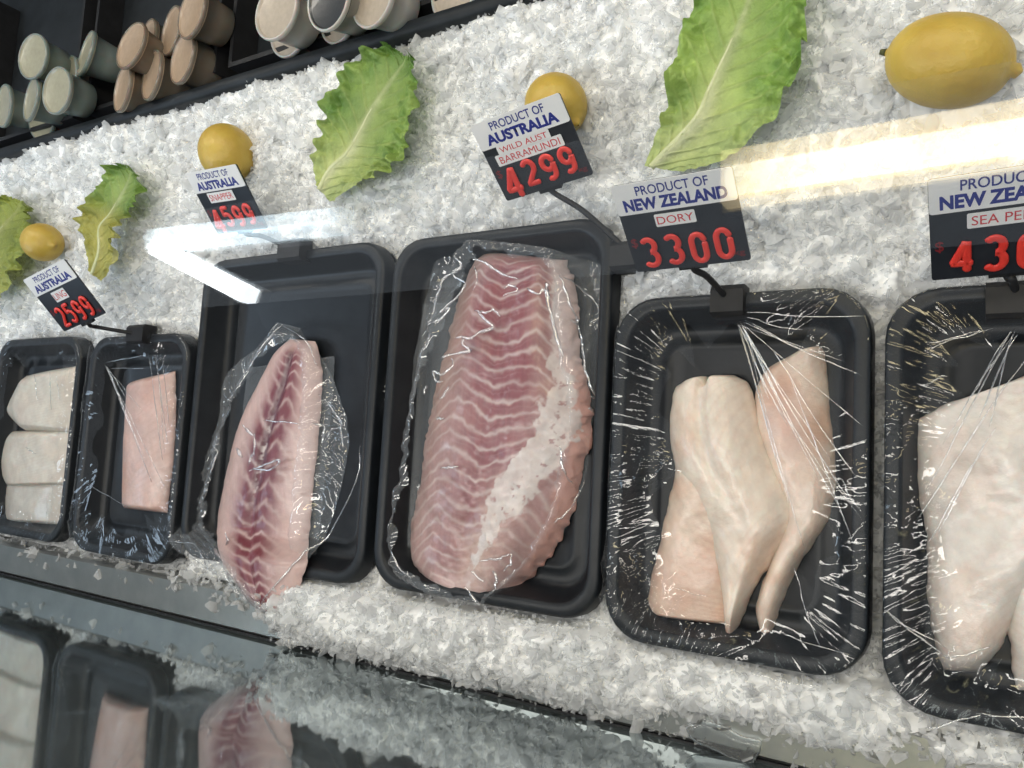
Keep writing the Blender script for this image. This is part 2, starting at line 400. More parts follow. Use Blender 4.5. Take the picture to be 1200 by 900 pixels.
# ------------------------------------------------------------------ trays
def ring(x0, x1, y0, y1, r, z, k=7):
    pts = []
    for cx, cy, a0 in ((x1-r, y1-r, 0), (x0+r, y1-r, 90), (x0+r, y0+r, 180), (x1-r, y0+r, 270)):
        for i in range(k):
            a = math.radians(a0+90*i/(k-1)); pts.append((cx+r*math.cos(a), cy+r*math.sin(a), z))
    return np.array(pts)
def make_tray(key, label, group, zr=0.0, depth=.028):
    x0, x1, y0, y1, rz = TRAYS[key]; cx, cy = (x0+x1)/2, (y0+y1)/2; W, H = (x1-x0)/2, (y1-y0)/2
    t = thing('fish_tray', label, 'tray', (cx, cy, zr), rz, group)
    def loft(prof, fill):
        rs = [ring(-W+o, W-o, -H+o, H-o, max(.036-o*.5, .012), z) for o, z in prof]
        n = len(rs[0]); mb = MB(); mb.add(np.concatenate(rs), grid_faces(len(rs), n, wrap=True).tolist()+([tuple((len(rs)-1)*n+i for i in range(n))] if fill else []))
        return mb
    link('rim', loft([(-.001, -.016), (0, -.001), (.001, .001), (.003, .002), (.009, .002), (.0115, .001), (.0125, -.002)], False).mesh('tray_rim', M['tray']), t)
    link('basin', loft([(.0125, -.002), (.020, -depth+.006), (.0225, -depth+.0015), (.026, -depth), (.034, -depth), (.036, -depth+.0012), (.040, -depth+.0012), (.042, -depth)], True).mesh('tray_basin', M['tray']), t)
    return t
tr = {}
tr['barra'] = make_tray('barra', 'open black tray under the large bagged fillet with chevron bands', 'open black trays')
tr['snapper'] = make_tray('snapper', 'open black tray under the slim bagged fillet with dark red spine line', 'open black trays')
tr['dory'] = make_tray('dory', 'film-wrapped black tray of three fillets, its tag reading DORY', 'film-wrapped trays', .004)
tr['perch'] = make_tray('perch', 'film-wrapped black tray of white fillets cut by the right edge', 'film-wrapped trays', .004)
tr['two'] = make_tray('two', 'narrow film-wrapped black tray holding one pale pink fillet piece', 'film-wrapped trays', .004)
tr['one'] = make_tray('one', 'film-wrapped black tray of three white pieces at the left edge', 'film-wrapped trays', .004)

# cling film drawn over the rim, crinkled where it gathers, with tight creases running in from the clip
def film_over(key, seed, inner, crinkle, creases):
    x0, x1, y0, y1, rz = TRAYS[key]; cx, cy = (x0+x1)/2, (y0+y1)/2; W, H = (x1-x0)/2, (y1-y0)/2
    base = ring(-W, W, -H, H, .036, 0, 14); base = np.vstack([base, base[:1]])
    P = resample(base, 800)[:-1]; n = len(P)
    T = np.roll(P, -1, 0)-np.roll(P, 1, 0); T /= np.linalg.norm(T, axis=1)[:, None]
    Nn = np.stack([-T[:, 1], T[:, 0], np.zeros(n)], -1)             # inward
    s = np.linspace(0, 1, n, endpoint=False)
    din = inner(P[:, 0], P[:, 1])*(.7+.6*vnoise(s*60, s*0, seed))
    m = 34; V = np.zeros((m, n, 3)); OM = .06
    inr = ring(-W+OM, W-OM, -H+OM, H-OM, .010, 0, 14); inr = np.vstack([inr, inr[:1]])
    dl = np.r_[0, np.cumsum(np.linalg.norm(np.diff(base, axis=0), axis=1))]; fi = np.interp(np.linspace(0, dl[-1], 800)[:-1], dl, np.arange(len(dl)))
    Q = np.stack([np.interp(fi, np.arange(len(dl)), inr[:, i]) for i in range(3)], -1)
    for j in range(m):
        if j < 7:   # skirt: from under the rim up to its crown
            q = j/7; off = np.full(n, -.0035+.004*q); z = np.full(n, -.020+.0245*q); V[j] = P+Nn*off[:, None]
        else:
            q = (j-7)/(m-8); off = .0008+din*q; z = np.full(n, .0045-.001*q); V[j] = P+(Q-P)*(off/OM)[:, None]
        V[j, :, 2] = z
        X, Y = V[j, :, 0], V[j, :, 1]
        c = crinkle(X, Y)*np.clip(2.1*vnoise(X*20, Y*20, seed+6)-.90, .03, .95)
        th = 3.0*vnoise(X*9, Y*9, seed+8)                             # folds lie in shifting directions
        U_ = X*np.cos(th)+Y*np.sin(th); W_ = -X*np.sin(th)+Y*np.cos(th)
        fade = 1-sstep(.7, 1.0, q) if j >= 7 else .7
        dz = c*fade*(.0058*worley(U_/.034, W_/.0115, seed+1)+.0005*worley(U_/.012, W_/.006, seed+2)) + fade*.0005*crinkle(X, Y)*np.abs(vnoise(s*260+q*2, q*1.5+s*0, seed+3)-.5)*2
        V[j, :, 2] += dz
        if j < 7: V[j] -= Nn*(dz*.6)[:, None]
    vv = V.reshape(-1, 3); ff = grid_faces(m, n, wrap=True)
    fo = link('film', mesh_np('tray_film', vv, ff, [M['film']], True), tr[key])
    for a, b_, wid in creases:
        A = un(*a, .009)-np.array([cx, cy, .004]); B = un(*b_, .007)-np.array([cx, cy, .004])
        k = 26; t = np.linspace(0, 1, k)[:, None]; p = A*(1-t)+B*t
        side = np.array([-(B-A)[1], (B-A)[0], 0]); side /= np.linalg.norm(side)+1e-9
        p = p+side*(.0012*(vnoise(t[:, 0]*5, t[:, 0]*0+wid*1e4, seed+3)-.5)[:, None]*2)+np.array([0, 0, 1.0])*.0025*np.sin(np.pi*t)*0
        rr = .85*wid*(.25+.75*np.sin(np.pi*np.clip(t[:, 0]*.98+.02, 0, 1))**.5)*(.6+.6*vnoise(t[:, 0]*12, t[:, 0]*0+wid*3e4, seed+5))
        mb = MB(); mb.sweep(p, rr, 6, .9); link('crease', mb.mesh('film_crease', M['crease']), fo)
    return fo
R = random.Random(3)
fan = []
def fanout(o, ends, wid):
    return [((o[0]+R.uniform(-5, 5), o[1]+R.uniform(-3, 3)), e, wid*R.uniform(.6, 1.2)) for e in ends]
dory_cr = fanout((868, 378), [(925, 595), (930, 602), (941, 640), (905, 520), (900, 470), (922, 500), (957, 560), (973, 540), (985, 600), (1001, 598), (1010, 500), (1008, 440), (960, 420), (990, 425)], .00055)
dory_cr += [((905, 410), (1002, 560), .0006), ((925, 440), (1000, 640), .0005), ((930, 665), (960, 760), .0006), ((985, 560), (1008, 600), .0006), ((872, 366), (1012, 372), .0006), ((875, 372), (940, 388), .0006),
            ((790, 690), (830, 700), .0004), ((905, 470), (1010, 610), .0004), ((940, 752), (1000, 770), .0005), ((880, 790), (960, 806), .0006)]
film_over('dory', 11, lambda x, y: np.where(x < -.05, .050, np.where(y > .08, .034, .030)), lambda x, y: np.where(x < -.05, 1.9, .8), dory_cr)
perch_cr = fanout((1186, 388), [(1135, 470), (1105, 520), (1085, 575), (1148, 490), (1160, 500)], .0006)
perch_cr += [((1085, 402), (1150, 388), .0006), ((1088, 408), (1165, 384), .0005), ((1200, 420), (1075, 610), .0007), ((1165, 500), (1100, 625), .0007), ((1150, 530), (1085, 640), .0006), ((1036, 715), (1112, 772), .0008), ((1040, 720), (1110, 760), .0006), ((1112, 772), (1160, 758), .0008),
             ((1108, 772), (1122, 755), .0004), ((1085, 855), (1150, 838), .0009), ((1150, 838), (1230, 840), .0007), ((1110, 440), (1085, 450), .0006)]
film_over('perch', 23, lambda x, y: np.where(x < -.05, .040, .030), lambda x, y: np.where(x < -.02, 1.5, .8), perch_cr)
two_cr = fanout((122, 428), [(170, 540), (178, 565), (192, 570), (165, 480), (150, 470)], .0008)+[((176, 420), (190, 540), .0008), ((182, 415), (196, 520), .0007), ((190, 418), (199, 500), .0006), ((125, 425), (172, 416), .0007), ((95, 562), (150, 595), .0008), ((130, 432), (170, 432), .0007), ((186, 440), (193, 530), .0006)]
film_over('two', 31, lambda x, y: np.where(np.abs(x) > .05, .042, .035), lambda x, y: 1.1+0*x, two_cr)
film_over('one', 47, lambda x, y: .036+0*x, lambda x, y: 1.0+0*x, [((40, 440), (44, 470), .0008), ((58, 436), (60, 480), .0008), ((30, 525), (42, 532), .0008), ((66, 440), (70, 468), .0007)])

# ------------------------------------------------------------------ lofted soft shapes (fillets, bags, leaves)
def rows_world(rows, z, n):
    """rows: pairs of left / right edge points read off the photograph, laid on the level z"""
    L_ = np.array([un(a, b, z)[:2] for a, b, _, _ in rows]); R_ = np.array([un(c, d_, z)[:2] for _, _, c, d_ in rows])
    return smooth_poly(L_, n), smooth_poly(R_, n)
def loft_top(rows, z, n, m):
    L_, R_ = rows_world(rows, z, n); t = np.linspace(0, 1, m)
    t = .5-.5*np.cos(np.pi*t)*(.55+.45*np.abs(np.cos(np.pi*t)))      # denser near both edges
    P = L_[:, None, :]*(1-t[None, :, None])+R_[:, None, :]*t[None, :, None]
    s = np.linspace(0, 1, n)[:, None]+0*t[None, :]; T = t[None, :]+0*s
    return P, s, T
def fillet(label, rows, zbase, thick, colour, n=90, m=60, zfun=None, seed=1, material=None, jag=.0015, parent=None, name='fish_fillet', group=None, cat='fish fillet', endp=.12, zun=None, lift=None, notch=None):
    P, s, t = loft_top(rows, zbase+thick*.4 if zun is None else zun, n, m)
    cen = P.reshape(-1, 2).mean(0)
    prof = np.clip(1-np.abs(2*t-1)**2.6, 0, 1)**.75
    ends = np.clip(1-np.abs(np.clip((.5-np.abs(s-.5))/endp, 0, 1)-1)**2, 0, 1)**.6
    ends = np.maximum(ends, .04)
    bumpy = .86+.28*fbm(P[..., 0]*22, P[..., 1]*22, seed, 4)
    z = zbase+thick*prof*ends*bumpy
    if zfun is not None: z = z+zfun(s, t)*prof*ends
    lf = np.zeros(z.shape) if lift is None else lift(P[..., 1])
    z = z+lf; P = P+(CAM[:2]-P)*(lf/CAM[2])[..., None]
    if notch is not None:
        k_ = np.exp(-((t-notch)/.06)**2)*np.clip(1-s/.2, 0, 1); P = P+(P[-1:, :]-P[:1, :])*(.055*k_)[..., None]; z = z-.010*k_*ends
    edge = (np.abs(2*t-1)**8)
    P = P+np.stack([fbm(P[..., 0]*120, P[..., 1]*120, seed+5, 2)-.5, fbm(P[..., 0]*120, P[..., 1]*120, seed+8, 2)-.5], -1)*2*jag*edge[..., None]
    top = np.concatenate([P-cen, z[..., None]], -1)
    bot = top.copy(); bot[..., 2] = zbase-.001+lf; bot[..., :2] *= .97
    c = colour(s, t, P[..., 0], P[..., 1])
    V = np.concatenate([top.reshape(-1, 3), bot.reshape(-1, 3)]); N_ = n*m
    f1 = grid_faces(n, m)[:, ::-1]; f2 = grid_faces(n, m, N_)
    i = np.arange(m-1); j = np.arange(n-1)*m
    sides = [np.stack([i, i+1, i+1+N_, i+N_], -1), np.stack([(n-1)*m+i+N_, (n-1)*m+i+1+N_, (n-1)*m+i+1, (n-1)*m+i], -1),
             np.stack([j+N_, j+m+N_, j+m, j], -1), np.stack([j+m-1, j+2*m-1, j+2*m-1+N_, j+m-1+N_], -1)]
    F = np.concatenate([f1, f2]+sides)
    cc = np.concatenate([c.reshape(-1, 3)]*2)
    me = mesh_np(name, V, F, [material or M['flesh']], True, cc)
    o = link(name, me, parent, (cen[0], cen[1], 0))
    if label: tag(o, label, cat, group)
    return o, (P, s, t, z, cen)

M['flesh'] = flesh_mat('raw_white_fish', 210, .42, .5, .5, .40)
M['flesh_band'] = flesh_mat('raw_banded_fish', 240, .35, .40, .2, .40)

# --- large banded fillet in its bag
BROWS = [(556, 288, 652, 299), (538, 312, 662, 325), (522, 350, 666, 365), (510, 400, 670, 420), (498, 450, 682, 470), (487, 500, 680, 515), (480, 550, 670, 560), (470, 605, 654, 612), (466, 650, 632, 655), (488, 680, 598, 690), (548, 702, 575, 706)]
def bands(ypx, k, off, sharp, wob):
    ph = (ypx/k+off+wob) % 1.0
    return np.exp(-((np.minimum(ph, 1-ph))/sharp)**2)
def barra_col(s, t, x, y):
    ap = .80-.06*s; va = .50-.04*s; a2 = .24+.02*s                   # crest, trough, crest across the fillet
    up = 1-sstep(.45, .75, s)
    g = np.where(t > ap, (t-ap)*1.25, np.where(t > va, (ap-t)*.42, np.where(t > a2, (ap-va)*.42-(t-va)*-.0-(va-t)*.52, (ap-va)*.42-(va-a2)*.52+(a2-t)*.95)))
    wob = 1.15*(fbm(x*24, y*24, 3, 3)-.5)+.30*(fbm(x*150, y*150, 6, 2)-.5)
    ph = s*28-g*8.8
    q = (ph+wob) % 1.0; dq = np.minimum(q, 1-q)
    wid = .10+.09*fbm(x*40, y*40, 12, 2)
    line = np.exp(-(dq/wid)**2)
    line = line*(.45+.75*fbm(x*45, y*45, 71, 3))
    line2 = np.exp(-((np.abs(q-.45))/.06)**2)*.35*fbm(x*60, y*60, 13, 2)
    fib = fbm(x*420, y*60, 22, 3)
    red = np.clip(1.12-np.abs(t-.56)*1.75, 0, 1)*(1-.35*sstep(.6, .95, s))*(.55+.7*fbm(x*30, y*30, 8, 3))
    red = red*(1.22-.3*sstep(.3, .6, s))
    red = red*(1-.45*sstep(.55, .9, s)*sstep(.45, .62, t))
    flesh = lerp3((.52, .37, .35), (.25, .078, .092), np.clip(red*1.05, 0, 1))
    flesh = flesh*(.86+.28*fib[..., None])
    pale = np.array((.60, .50, .475))
    col = flesh*(1-.78*line[..., None])+pale*.78*line[..., None]
    col = col*(1-line2[..., None]*.5)+pale*line2[..., None]*.5
    col = lerp3(col, (.60, .44, .36), .75*sstep(.55, .72, s)*np.exp(-((t-.62)/.13)**2)*fbm(x*40, y*40, 31, 3)*1.4)   # beige flesh low in the middle
    col = lerp3(col, (.44, .32, .27), sstep(.34, .02, t)*(.75-.45*sstep(.3, .6, s)))         # thin edge
    col = lerp3(col, (.66, .37, .31), sstep(.88, .95, t+.02*(fbm(x*60, y*60, 2, 2)-.5)))      # pink belly edge
    # fat: ragged white sheet
    c0 = .90-.26*sstep(.40, .80, s)-.02; w0 = .092*sstep(.28, .48, s)*(1-sstep(.66, .80, s))+.012
    rag = (fbm(x*110, y*110, 41, 4)-.5)*.16
    fat = sstep(.012, -.012, np.abs(t-c0)+rag-w0)
    holes = sstep(.66, .70, fbm(x*190, y*190, 44, 3))*sstep(.0, .05, t-c0+.05)
    fat = fat*(1-.85*holes)*(.62+.5*fbm(x*70, y*70, 46, 3))
    col = lerp3(col, (.68, .63, .60), np.clip(fat, 0, 1)*.93)
    top = sstep(.10, .0, s); col = lerp3(col, (.62, .46, .43), top*.6*(1-line))
    col = lerp3(col, (.68, .52, .49), sstep(.80, .96, s)*.55)
    col = lerp3(col, (.70, .60, .58), sstep(.84, .9, t)*(1-sstep(.28, .4, s))*.75)
    return np.clip(col, .02, .9)
bt = thing('bagged_fillet', 'large vacuum-bagged fillet, red with white chevron bands and ragged white fat', 'fish fillet', (0, 0, 0))
fo, info_b = fillet(None, BROWS, -.026, .030, barra_col, 420, 260, seed=4, material=M['flesh_band'], jag=.004, parent=bt, name='flesh', endp=.10, zun=-.004,
                    zfun=lambda s, t: .004*np.exp(-((t-.78)/.1)**2)-.003*np.exp(-((t-.5)/.12)**2))

# --- slim fillet with a dark spine line in its bag
SROWS = [(326, 394, 356, 397), (308, 415, 362, 418), (294, 440, 364, 450), (267, 495, 360, 510), (250, 560, 353, 570), (240, 618, 349, 620), (244, 655, 345, 660), (270, 692, 334, 697), (300, 722, 320, 727)]
def snap_col(s, t, x, y):
    mid = .60-.18*s
    dx = t-mid
    wob = .6*(fbm(x*34, y*34, 3, 3)-.5)+.25*(fbm(x*160, y*160, 6, 2)-.5)
    g = np.where(dx < 0, np.minimum(-dx, .5)*-.95, np.where(dx < .13, dx*-.9, -.117+(dx-.13)*1.1))
    ph = s*21-g*5.2; q = (ph+wob) % 1.0; dq = np.minimum(q, 1-q)
    line = np.exp(-(dq/(.13+.06*fbm(x*50, y*50, 12, 2)))**2)
    band = np.where(dx < 0, np.exp(-(dx/.18)**2), np.exp(-(dx/.25)**2))
    fib = fbm(x*500+y*120, y*70, 22, 3)
    col = lerp3((.66, .48, .45), (.20, .045, .062), np.clip(band*1.45*(.7+.6*fbm(x*35, y*35, 2, 3)), 0, 1))
    col = col*(.9+.2*fib[..., None])
    pale = np.array((.64, .50, .47))
    L_ = line*(.60+1.05*fbm(x*45, y*45, 72, 3))*(.25+.6*band)*sstep(.06, .16, s)
    col = lerp3(col, pale, np.clip(L_, 0, 1)*.85)
    spine = np.exp(-((dx+.01)/.055)**2)*(1-sstep(.45, .7, s))*sstep(.06, .15, s)
    col = lerp3(col, (.10, .022, .042), spine*.92)
    spots = np.exp(-((dx+.01)/.03)**2)*sstep(.42, .5, s)*sstep(.55, .7, np.sin(ph*2*np.pi)*.5+.5)
    col = lerp3(col, (.2, .04, .06), spots*.6)
    bone = np.exp(-((dx+.02)/.02)**2)*np.exp(-((s-.44)/.09)**2)*sstep(.45, .6, fbm(x*200, y*200, 4, 2)); col = lerp3(col, (.75, .68, .66), bone*.9)
    col = lerp3(col, (.72, .54, .50), sstep(.72, .98, t)*.55+sstep(.16, .0, t)*.3)
    col = lerp3(col, (.72, .55, .52), sstep(.14, .02, s)*.8)
    col = lerp3(col, (.66, .36, .36), sstep(.93, 1.0, s)*.5)
    return np.clip(col, .02, .9)
slift = lambda y: .026*sstep(-.165, -.205, y)
st = thing('bagged_fillet', 'slim pink bagged fillet with a dark red spine line, tip hanging over the ice', 'fish fillet', (0, 0, 0))
fo, info_s = fillet(None, SROWS, -.020, .018, snap_col, 360, 200, seed=14, material=M['flesh_band'], parent=st, name='flesh', endp=.14, zun=-.002, lift=slift,
                    zfun=lambda s, t: -.004*np.exp(-((t-(.60-.18*s))/.05)**2))

# --- clear bags
def poly_sd(px_, py_, poly):
    """signed distance to a polygon (negative inside)"""
    x = px_.ravel(); y = py_.ravel(); d = np.full(x.shape, 1e9); ins = np.zeros(x.shape, bool)
    for i in range(len(poly)):
        a = poly[i-1]; b_ = poly[i]; e = b_-a; wx = x-a[0]; wy = y-a[1]
        t = np.clip((wx*e[0]+wy*e[1])/(e@e+1e-12), 0, 1)
        d = np.minimum(d, np.hypot(wx-e[0]*t, wy-e[1]*t))
        c = (a[1] > y) != (b_[1] > y)
        with np.errstate(divide='ignore', invalid='ignore'): ins ^= c & (x < (b_[0]-a[0])*(y-a[1])/(b_[1]-a[1]+1e-15)+a[0])
    return np.where(ins, -d, d).reshape(px_.shape)
def bag(parent, rows, info, zflat, ztop, seed, folds, amp=.004, lift=lambda y: 0*y, inside=0.0):
    n, m = 220, 150
    P, s, t = loft_top(rows, zflat+.006, n, m)
    Pf = info[0]; poly = np.concatenate([Pf[::8, 0], Pf[-1, ::8], Pf[::-8, -1], Pf[0, ::-8]])
    d = poly_sd(P[..., 0], P[..., 1], poly)
    g = np.abs(fbm(P[..., 0]*38+6*vnoise(P[..., 0]*14, P[..., 1]*14, seed), P[..., 1]*26, seed, 3)-.5)*2
    z = zflat+(ztop-zflat)*sstep(.022, -.004, d)+amp*(1-g)**3*sstep(-.012, .006, d)
    th = 2.5*vnoise(P[..., 0]*8, P[..., 1]*8, seed+7); U_ = P[..., 0]*np.cos(th)+P[..., 1]*np.sin(th); W_ = -P[..., 0]*np.sin(th)+P[..., 1]*np.cos(th)
    z = z+(.0060*worley(U_/.042, W_/.014, seed+8)+.0004*worley(U_/.012, W_/.006, seed+9))*sstep(-.014, .004, d)
    edge = np.minimum(np.minimum(t, 1-t), np.minimum(s, 1-s)); z = z-(z-zflat)*.6*sstep(.05, 0, edge)
    lf = lift(P[..., 1]); z = z+lf; P = P+(CAM[:2]-P)*(lf/CAM[2])[..., None]
    keepv = d > -.007-inside*sstep(.42, .2, s)*sstep(.45, .25, t)+.006*(fbm(P[..., 0]*90, P[..., 1]*90, seed+2, 2)-.5)*2
    F = grid_faces(n, m); F = F[keepv.ravel()[F].all(1)]
    V = np.concatenate([P, z[..., None]], -1).reshape(-1, 3)
    used = np.unique(F); mp = np.full(len(V), -1); mp[used] = np.arange(len(used))
    bo = link('bag', mesh_np('bag', V[used], mp[F][:, ::-1], [M['bag']], True), parent)
    # folds: raised lines of pinched plastic
    Pz = np.concatenate([info[0], info[3][..., None]], -1)[::4, ::4].reshape(-1, 3)
    for pts, wid in folds:
        q = np.array([un(a, b_, ztop+.001) for a, b_ in pts]); k = max(10, len(q)*7); q = smooth_poly(q, k)
        tt = np.linspace(0, 1, k)
        dd = poly_sd(q[:, 0], q[:, 1], poly)
        jit = .0016*(fbm(tt*k/3, tt*0+wid*1e4, seed+5, 2)-.5)*2
        q[:, 0] += jit; q[:, 1] += np.roll(jit, 3)*.7
        fz = np.array([Pz[np.argmin((Pz[:, 0]-a)**2+(Pz[:, 1]-b_)**2), 2] for a, b_ in q[:, :2]])
        q[:, 2] = np.maximum(zflat+.003+(ztop-zflat+.0015)*sstep(.022, -.004, dd), np.where(dd < .002, fz+.0014, -1))
        q[:, 2] = np.where(dd < .002, q[:, 2], q[:, 2]+lift(q[:, 1]))
        mb = MB(); mb.sweep(q, 1.55*wid*(.35+.65*np.sin(np.pi*tt)**.5)*(.5+vnoise(tt*k/2.5, tt*0, seed+int(wid*1e6))), 6, .8)
        link('fold', mb.mesh('bag_fold', M['crease']), bo)
    return bo
BBAG = [(511, 273, 560, 284), (506, 300, 680, 302), (500, 335, 714, 326), (491, 375, 710, 380), (481, 430, 703, 440), (473, 500, 698, 485), (464, 570, 684, 572), (456, 625, 657, 635), (463, 668, 622, 676), (520, 692, 590, 697), (552, 708, 572, 710)]
z3 = lambda x, y: (430+x/3.46, 240+y/3.46)
def zz(l, wid): return ([z3(*p) for p in l], wid)
bfold = [zz([(300,150),(330,185),(375,225),(385,260),(325,295),(300,350),(275,400),(265,450)], .0009), zz([(385,260),(360,290),(405,325),(370,380),(300,440),(345,420),(300,470),(245,500),(240,585),(270,540)], .0007),
         zz([(435,225),(490,235),(520,265),(560,285),(620,300)], .0008), zz([(655,345),(700,365),(735,345),(745,420),(765,500),(785,580),(800,620)], .0010), zz([(735,320),(738,350),(742,390)], .0012),
         zz([(450,430),(490,440),(520,430),(550,455)], .0007), zz([(455,440),(500,480),(520,500),(460,520),(430,545),(395,540),(365,545)], .0010), zz([(395,545),(400,575),(430,590),(370,605),(305,625)], .0010), zz([(350,625),(360,650),(310,690),(280,680),(285,715),(315,720)], .0009),
         zz([(340,740),(320,775),(300,790)], .0008), zz([(250,735),(240,770)], .0008), zz([(780,280),(805,370),(825,465),(810,460)], .0007), zz([(785,285),(840,330),(885,390),(880,440),(850,450)], .0006), zz([(830,470),(850,620),(875,730),(900,780),(880,775)], .0007),
         zz([(880,820),(905,845),(930,840),(910,820),(885,815)], .0008), zz([(860,320),(920,310),(970,310),(945,370)], .0006), zz([(560,340),(590,330),(620,345),(595,360),(560,370)], .0006), zz([(270,120),(300,160),(330,170)], .0006),
         zz([(985,320),(990,420),(950,560)], .0005), zz([(440,250),(455,300),(440,350)], .0005), zz([(300,230),(350,235)], .0008), zz([(290,865),(315,870)], .0006)]
z6 = lambda x, y: (430+x/3.213, 460+y/3.213)
bfold += [([z6(*p) for p in l], wd) for l, wd in [([(265,100),(300,97)], .0006), ([(290,285),(350,280)], .0007), ([(545,600),(550,640),(520,670)], .0006), ([(400,670),(450,710)], .0008), ([(485,750),(495,700),(480,670)], .0007), ([(425,635),(500,625),(545,605)], .0006), ([(730,200),(745,290),(760,340)], .0006), ([(380,730),(420,790),(425,800)], .0007), ([(100,600),(130,660),(180,700)], .0005), ([(700,490),(740,450),(790,330)], .0005)]]
bag(bt, BBAG, info_b, -.022, .0085, 5, bfold, .005, inside=.016)
SBAG = [(321, 377, 350, 384), (303, 402, 372, 412), (262, 440, 388, 448), (250, 500, 405, 500), (222, 575, 402, 548), (194, 632, 380, 625), (236, 664, 354, 672), (275, 695, 336, 698), (300, 715, 322, 720)]
z4 = lambda x, y: (180+x/2.37, 360+y/2.37)
sfold = [([z4(*p) for p in l], wd) for l, wd in [([(255,325),(270,345),(285,355)], .0011), ([(235,390),(255,415)], .0012), ([(270,455),(310,440),(355,425),(335,450),(280,450)], .0008), ([(430,320),(445,330),(440,380)], .0010), ([(440,240),(470,290),(490,325),(460,340),(450,360)], .0008), ([(485,325),(495,390)], .0007),
         ([(330,45),(260,130),(210,190)], .0007), ([(335,50),(290,130)], .0006), ([(210,150),(220,190)], .0008), ([(320,40),(410,85),(440,160)], .0006), ([(310,315),(370,320),(410,325)], .0006), ([(185,400),(165,460)], .0007), ([(130,470),(90,560),(40,640)], .0006), ([(420,540),(430,560)], .0008), ([(540,380),(535,460),(490,570),(400,720),(330,830)], .0006), ([(40,650),(120,660),(180,720)], .0006), ([(205,625),(220,660)], .0008), ([(290,350),(285,400),(270,440)], .0010)]]
bag(st, SBAG, info_s, -.016, .004, 15, sfold, .005, slift)
# stiff clear backing sheet with rounded corners under each bag
def backing(parent, rows, z):
    P, s, t = loft_top(rows, z, 60, 24)
    V = np.concatenate([P, np.full(P.shape[:2]+(1,), z)], -1).reshape(-1, 3)
    link('backing_sheet', mesh_np('backing_sheet', V, grid_faces(60, 24)[:, ::-1], [M['bag']], True), parent)
backing(bt, [(492, 357, 560, 352), (483, 362, 600, 360), (478, 420, 640, 420), (462, 540, 650, 540), (453, 615, 640, 620), (457, 633, 600, 650), (470, 640, 560, 655)], -.0255)
backing(st, [(300, 430, 388, 420), (290, 440, 392, 426), (280, 520, 385, 520), (270, 600, 372, 640), (272, 640, 362, 672), (285, 650, 350, 680)], -.0235)

# --- plain white fillets in the wrapped trays
def white_col(base, pinkamt, seed, tail=None):
    def f(s, t, x, y):
        c = lerp3(base, np.array(base)*np.array((.90, .74, .66)), sstep(.45, .72, fbm(x*30, y*30, seed, 4))*pinkamt*1.3)
        fib = fbm(x*260+y*90, y*45, seed+3, 3); c = c*(.93+.14*fib[..., None])
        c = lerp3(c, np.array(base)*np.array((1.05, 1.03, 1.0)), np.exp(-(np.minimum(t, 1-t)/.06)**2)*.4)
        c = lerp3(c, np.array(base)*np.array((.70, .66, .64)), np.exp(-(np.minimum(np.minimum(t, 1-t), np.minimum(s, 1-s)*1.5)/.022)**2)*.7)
        mus = np.exp(-((((s*20+np.abs(t-.5)*7+.9*fbm(x*30, y*30, seed+6, 3)) % 1.0)-.5)/.16)**2)*fbm(x*25, y*25, seed+7, 2)
        c = lerp3(c, np.array(base)*np.array((.84, .72, .66)), mus*.38)
        if tail is not None: c = tail(c, s, t, x, y)
        return np.clip(c, .02, .85)
    return f
FW = (.80, .71, .61)
def segs(c, s, t, x, y):     # fine muscle rows at the side of the cut piece
    ln = np.exp(-(((s*26-t*3) % 1.0-.5)/.2)**2)*sstep(.45, .7, t)*sstep(.25, .45, s)
    c = lerp3(c, (.60, .36, .27), ln*.45); return lerp3(c, (.70, .46, .36), sstep(.35, .6, s)*.4)
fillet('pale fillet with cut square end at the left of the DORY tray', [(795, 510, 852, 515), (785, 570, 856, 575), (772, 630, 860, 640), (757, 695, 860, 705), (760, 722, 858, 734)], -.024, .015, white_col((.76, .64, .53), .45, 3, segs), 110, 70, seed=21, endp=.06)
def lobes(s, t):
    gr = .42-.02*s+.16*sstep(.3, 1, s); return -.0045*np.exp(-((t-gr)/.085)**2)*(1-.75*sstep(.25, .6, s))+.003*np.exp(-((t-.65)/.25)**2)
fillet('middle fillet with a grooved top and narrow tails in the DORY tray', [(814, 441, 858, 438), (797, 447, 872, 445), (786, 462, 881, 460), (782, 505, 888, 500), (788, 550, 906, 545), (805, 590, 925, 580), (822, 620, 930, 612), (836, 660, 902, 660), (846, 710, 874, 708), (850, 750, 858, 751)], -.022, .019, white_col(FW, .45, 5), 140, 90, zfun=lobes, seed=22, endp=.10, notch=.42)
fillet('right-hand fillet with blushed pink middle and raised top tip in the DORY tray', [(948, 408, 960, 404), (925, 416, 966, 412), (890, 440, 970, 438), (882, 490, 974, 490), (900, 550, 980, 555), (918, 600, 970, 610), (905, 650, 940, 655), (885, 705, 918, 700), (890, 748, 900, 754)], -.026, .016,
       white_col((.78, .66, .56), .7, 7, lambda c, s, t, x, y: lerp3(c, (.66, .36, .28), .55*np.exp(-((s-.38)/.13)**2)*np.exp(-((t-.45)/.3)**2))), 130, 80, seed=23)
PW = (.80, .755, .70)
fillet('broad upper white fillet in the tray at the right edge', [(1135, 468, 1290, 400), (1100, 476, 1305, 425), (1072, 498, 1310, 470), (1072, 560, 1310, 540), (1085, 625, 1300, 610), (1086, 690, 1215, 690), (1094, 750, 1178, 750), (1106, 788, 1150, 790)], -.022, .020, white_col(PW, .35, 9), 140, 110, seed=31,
       zfun=lambda s, t: .0075*(fbm(t*3, s*3.5, 88, 3)-.5)*2*(1-sstep(.45, .75, s)))
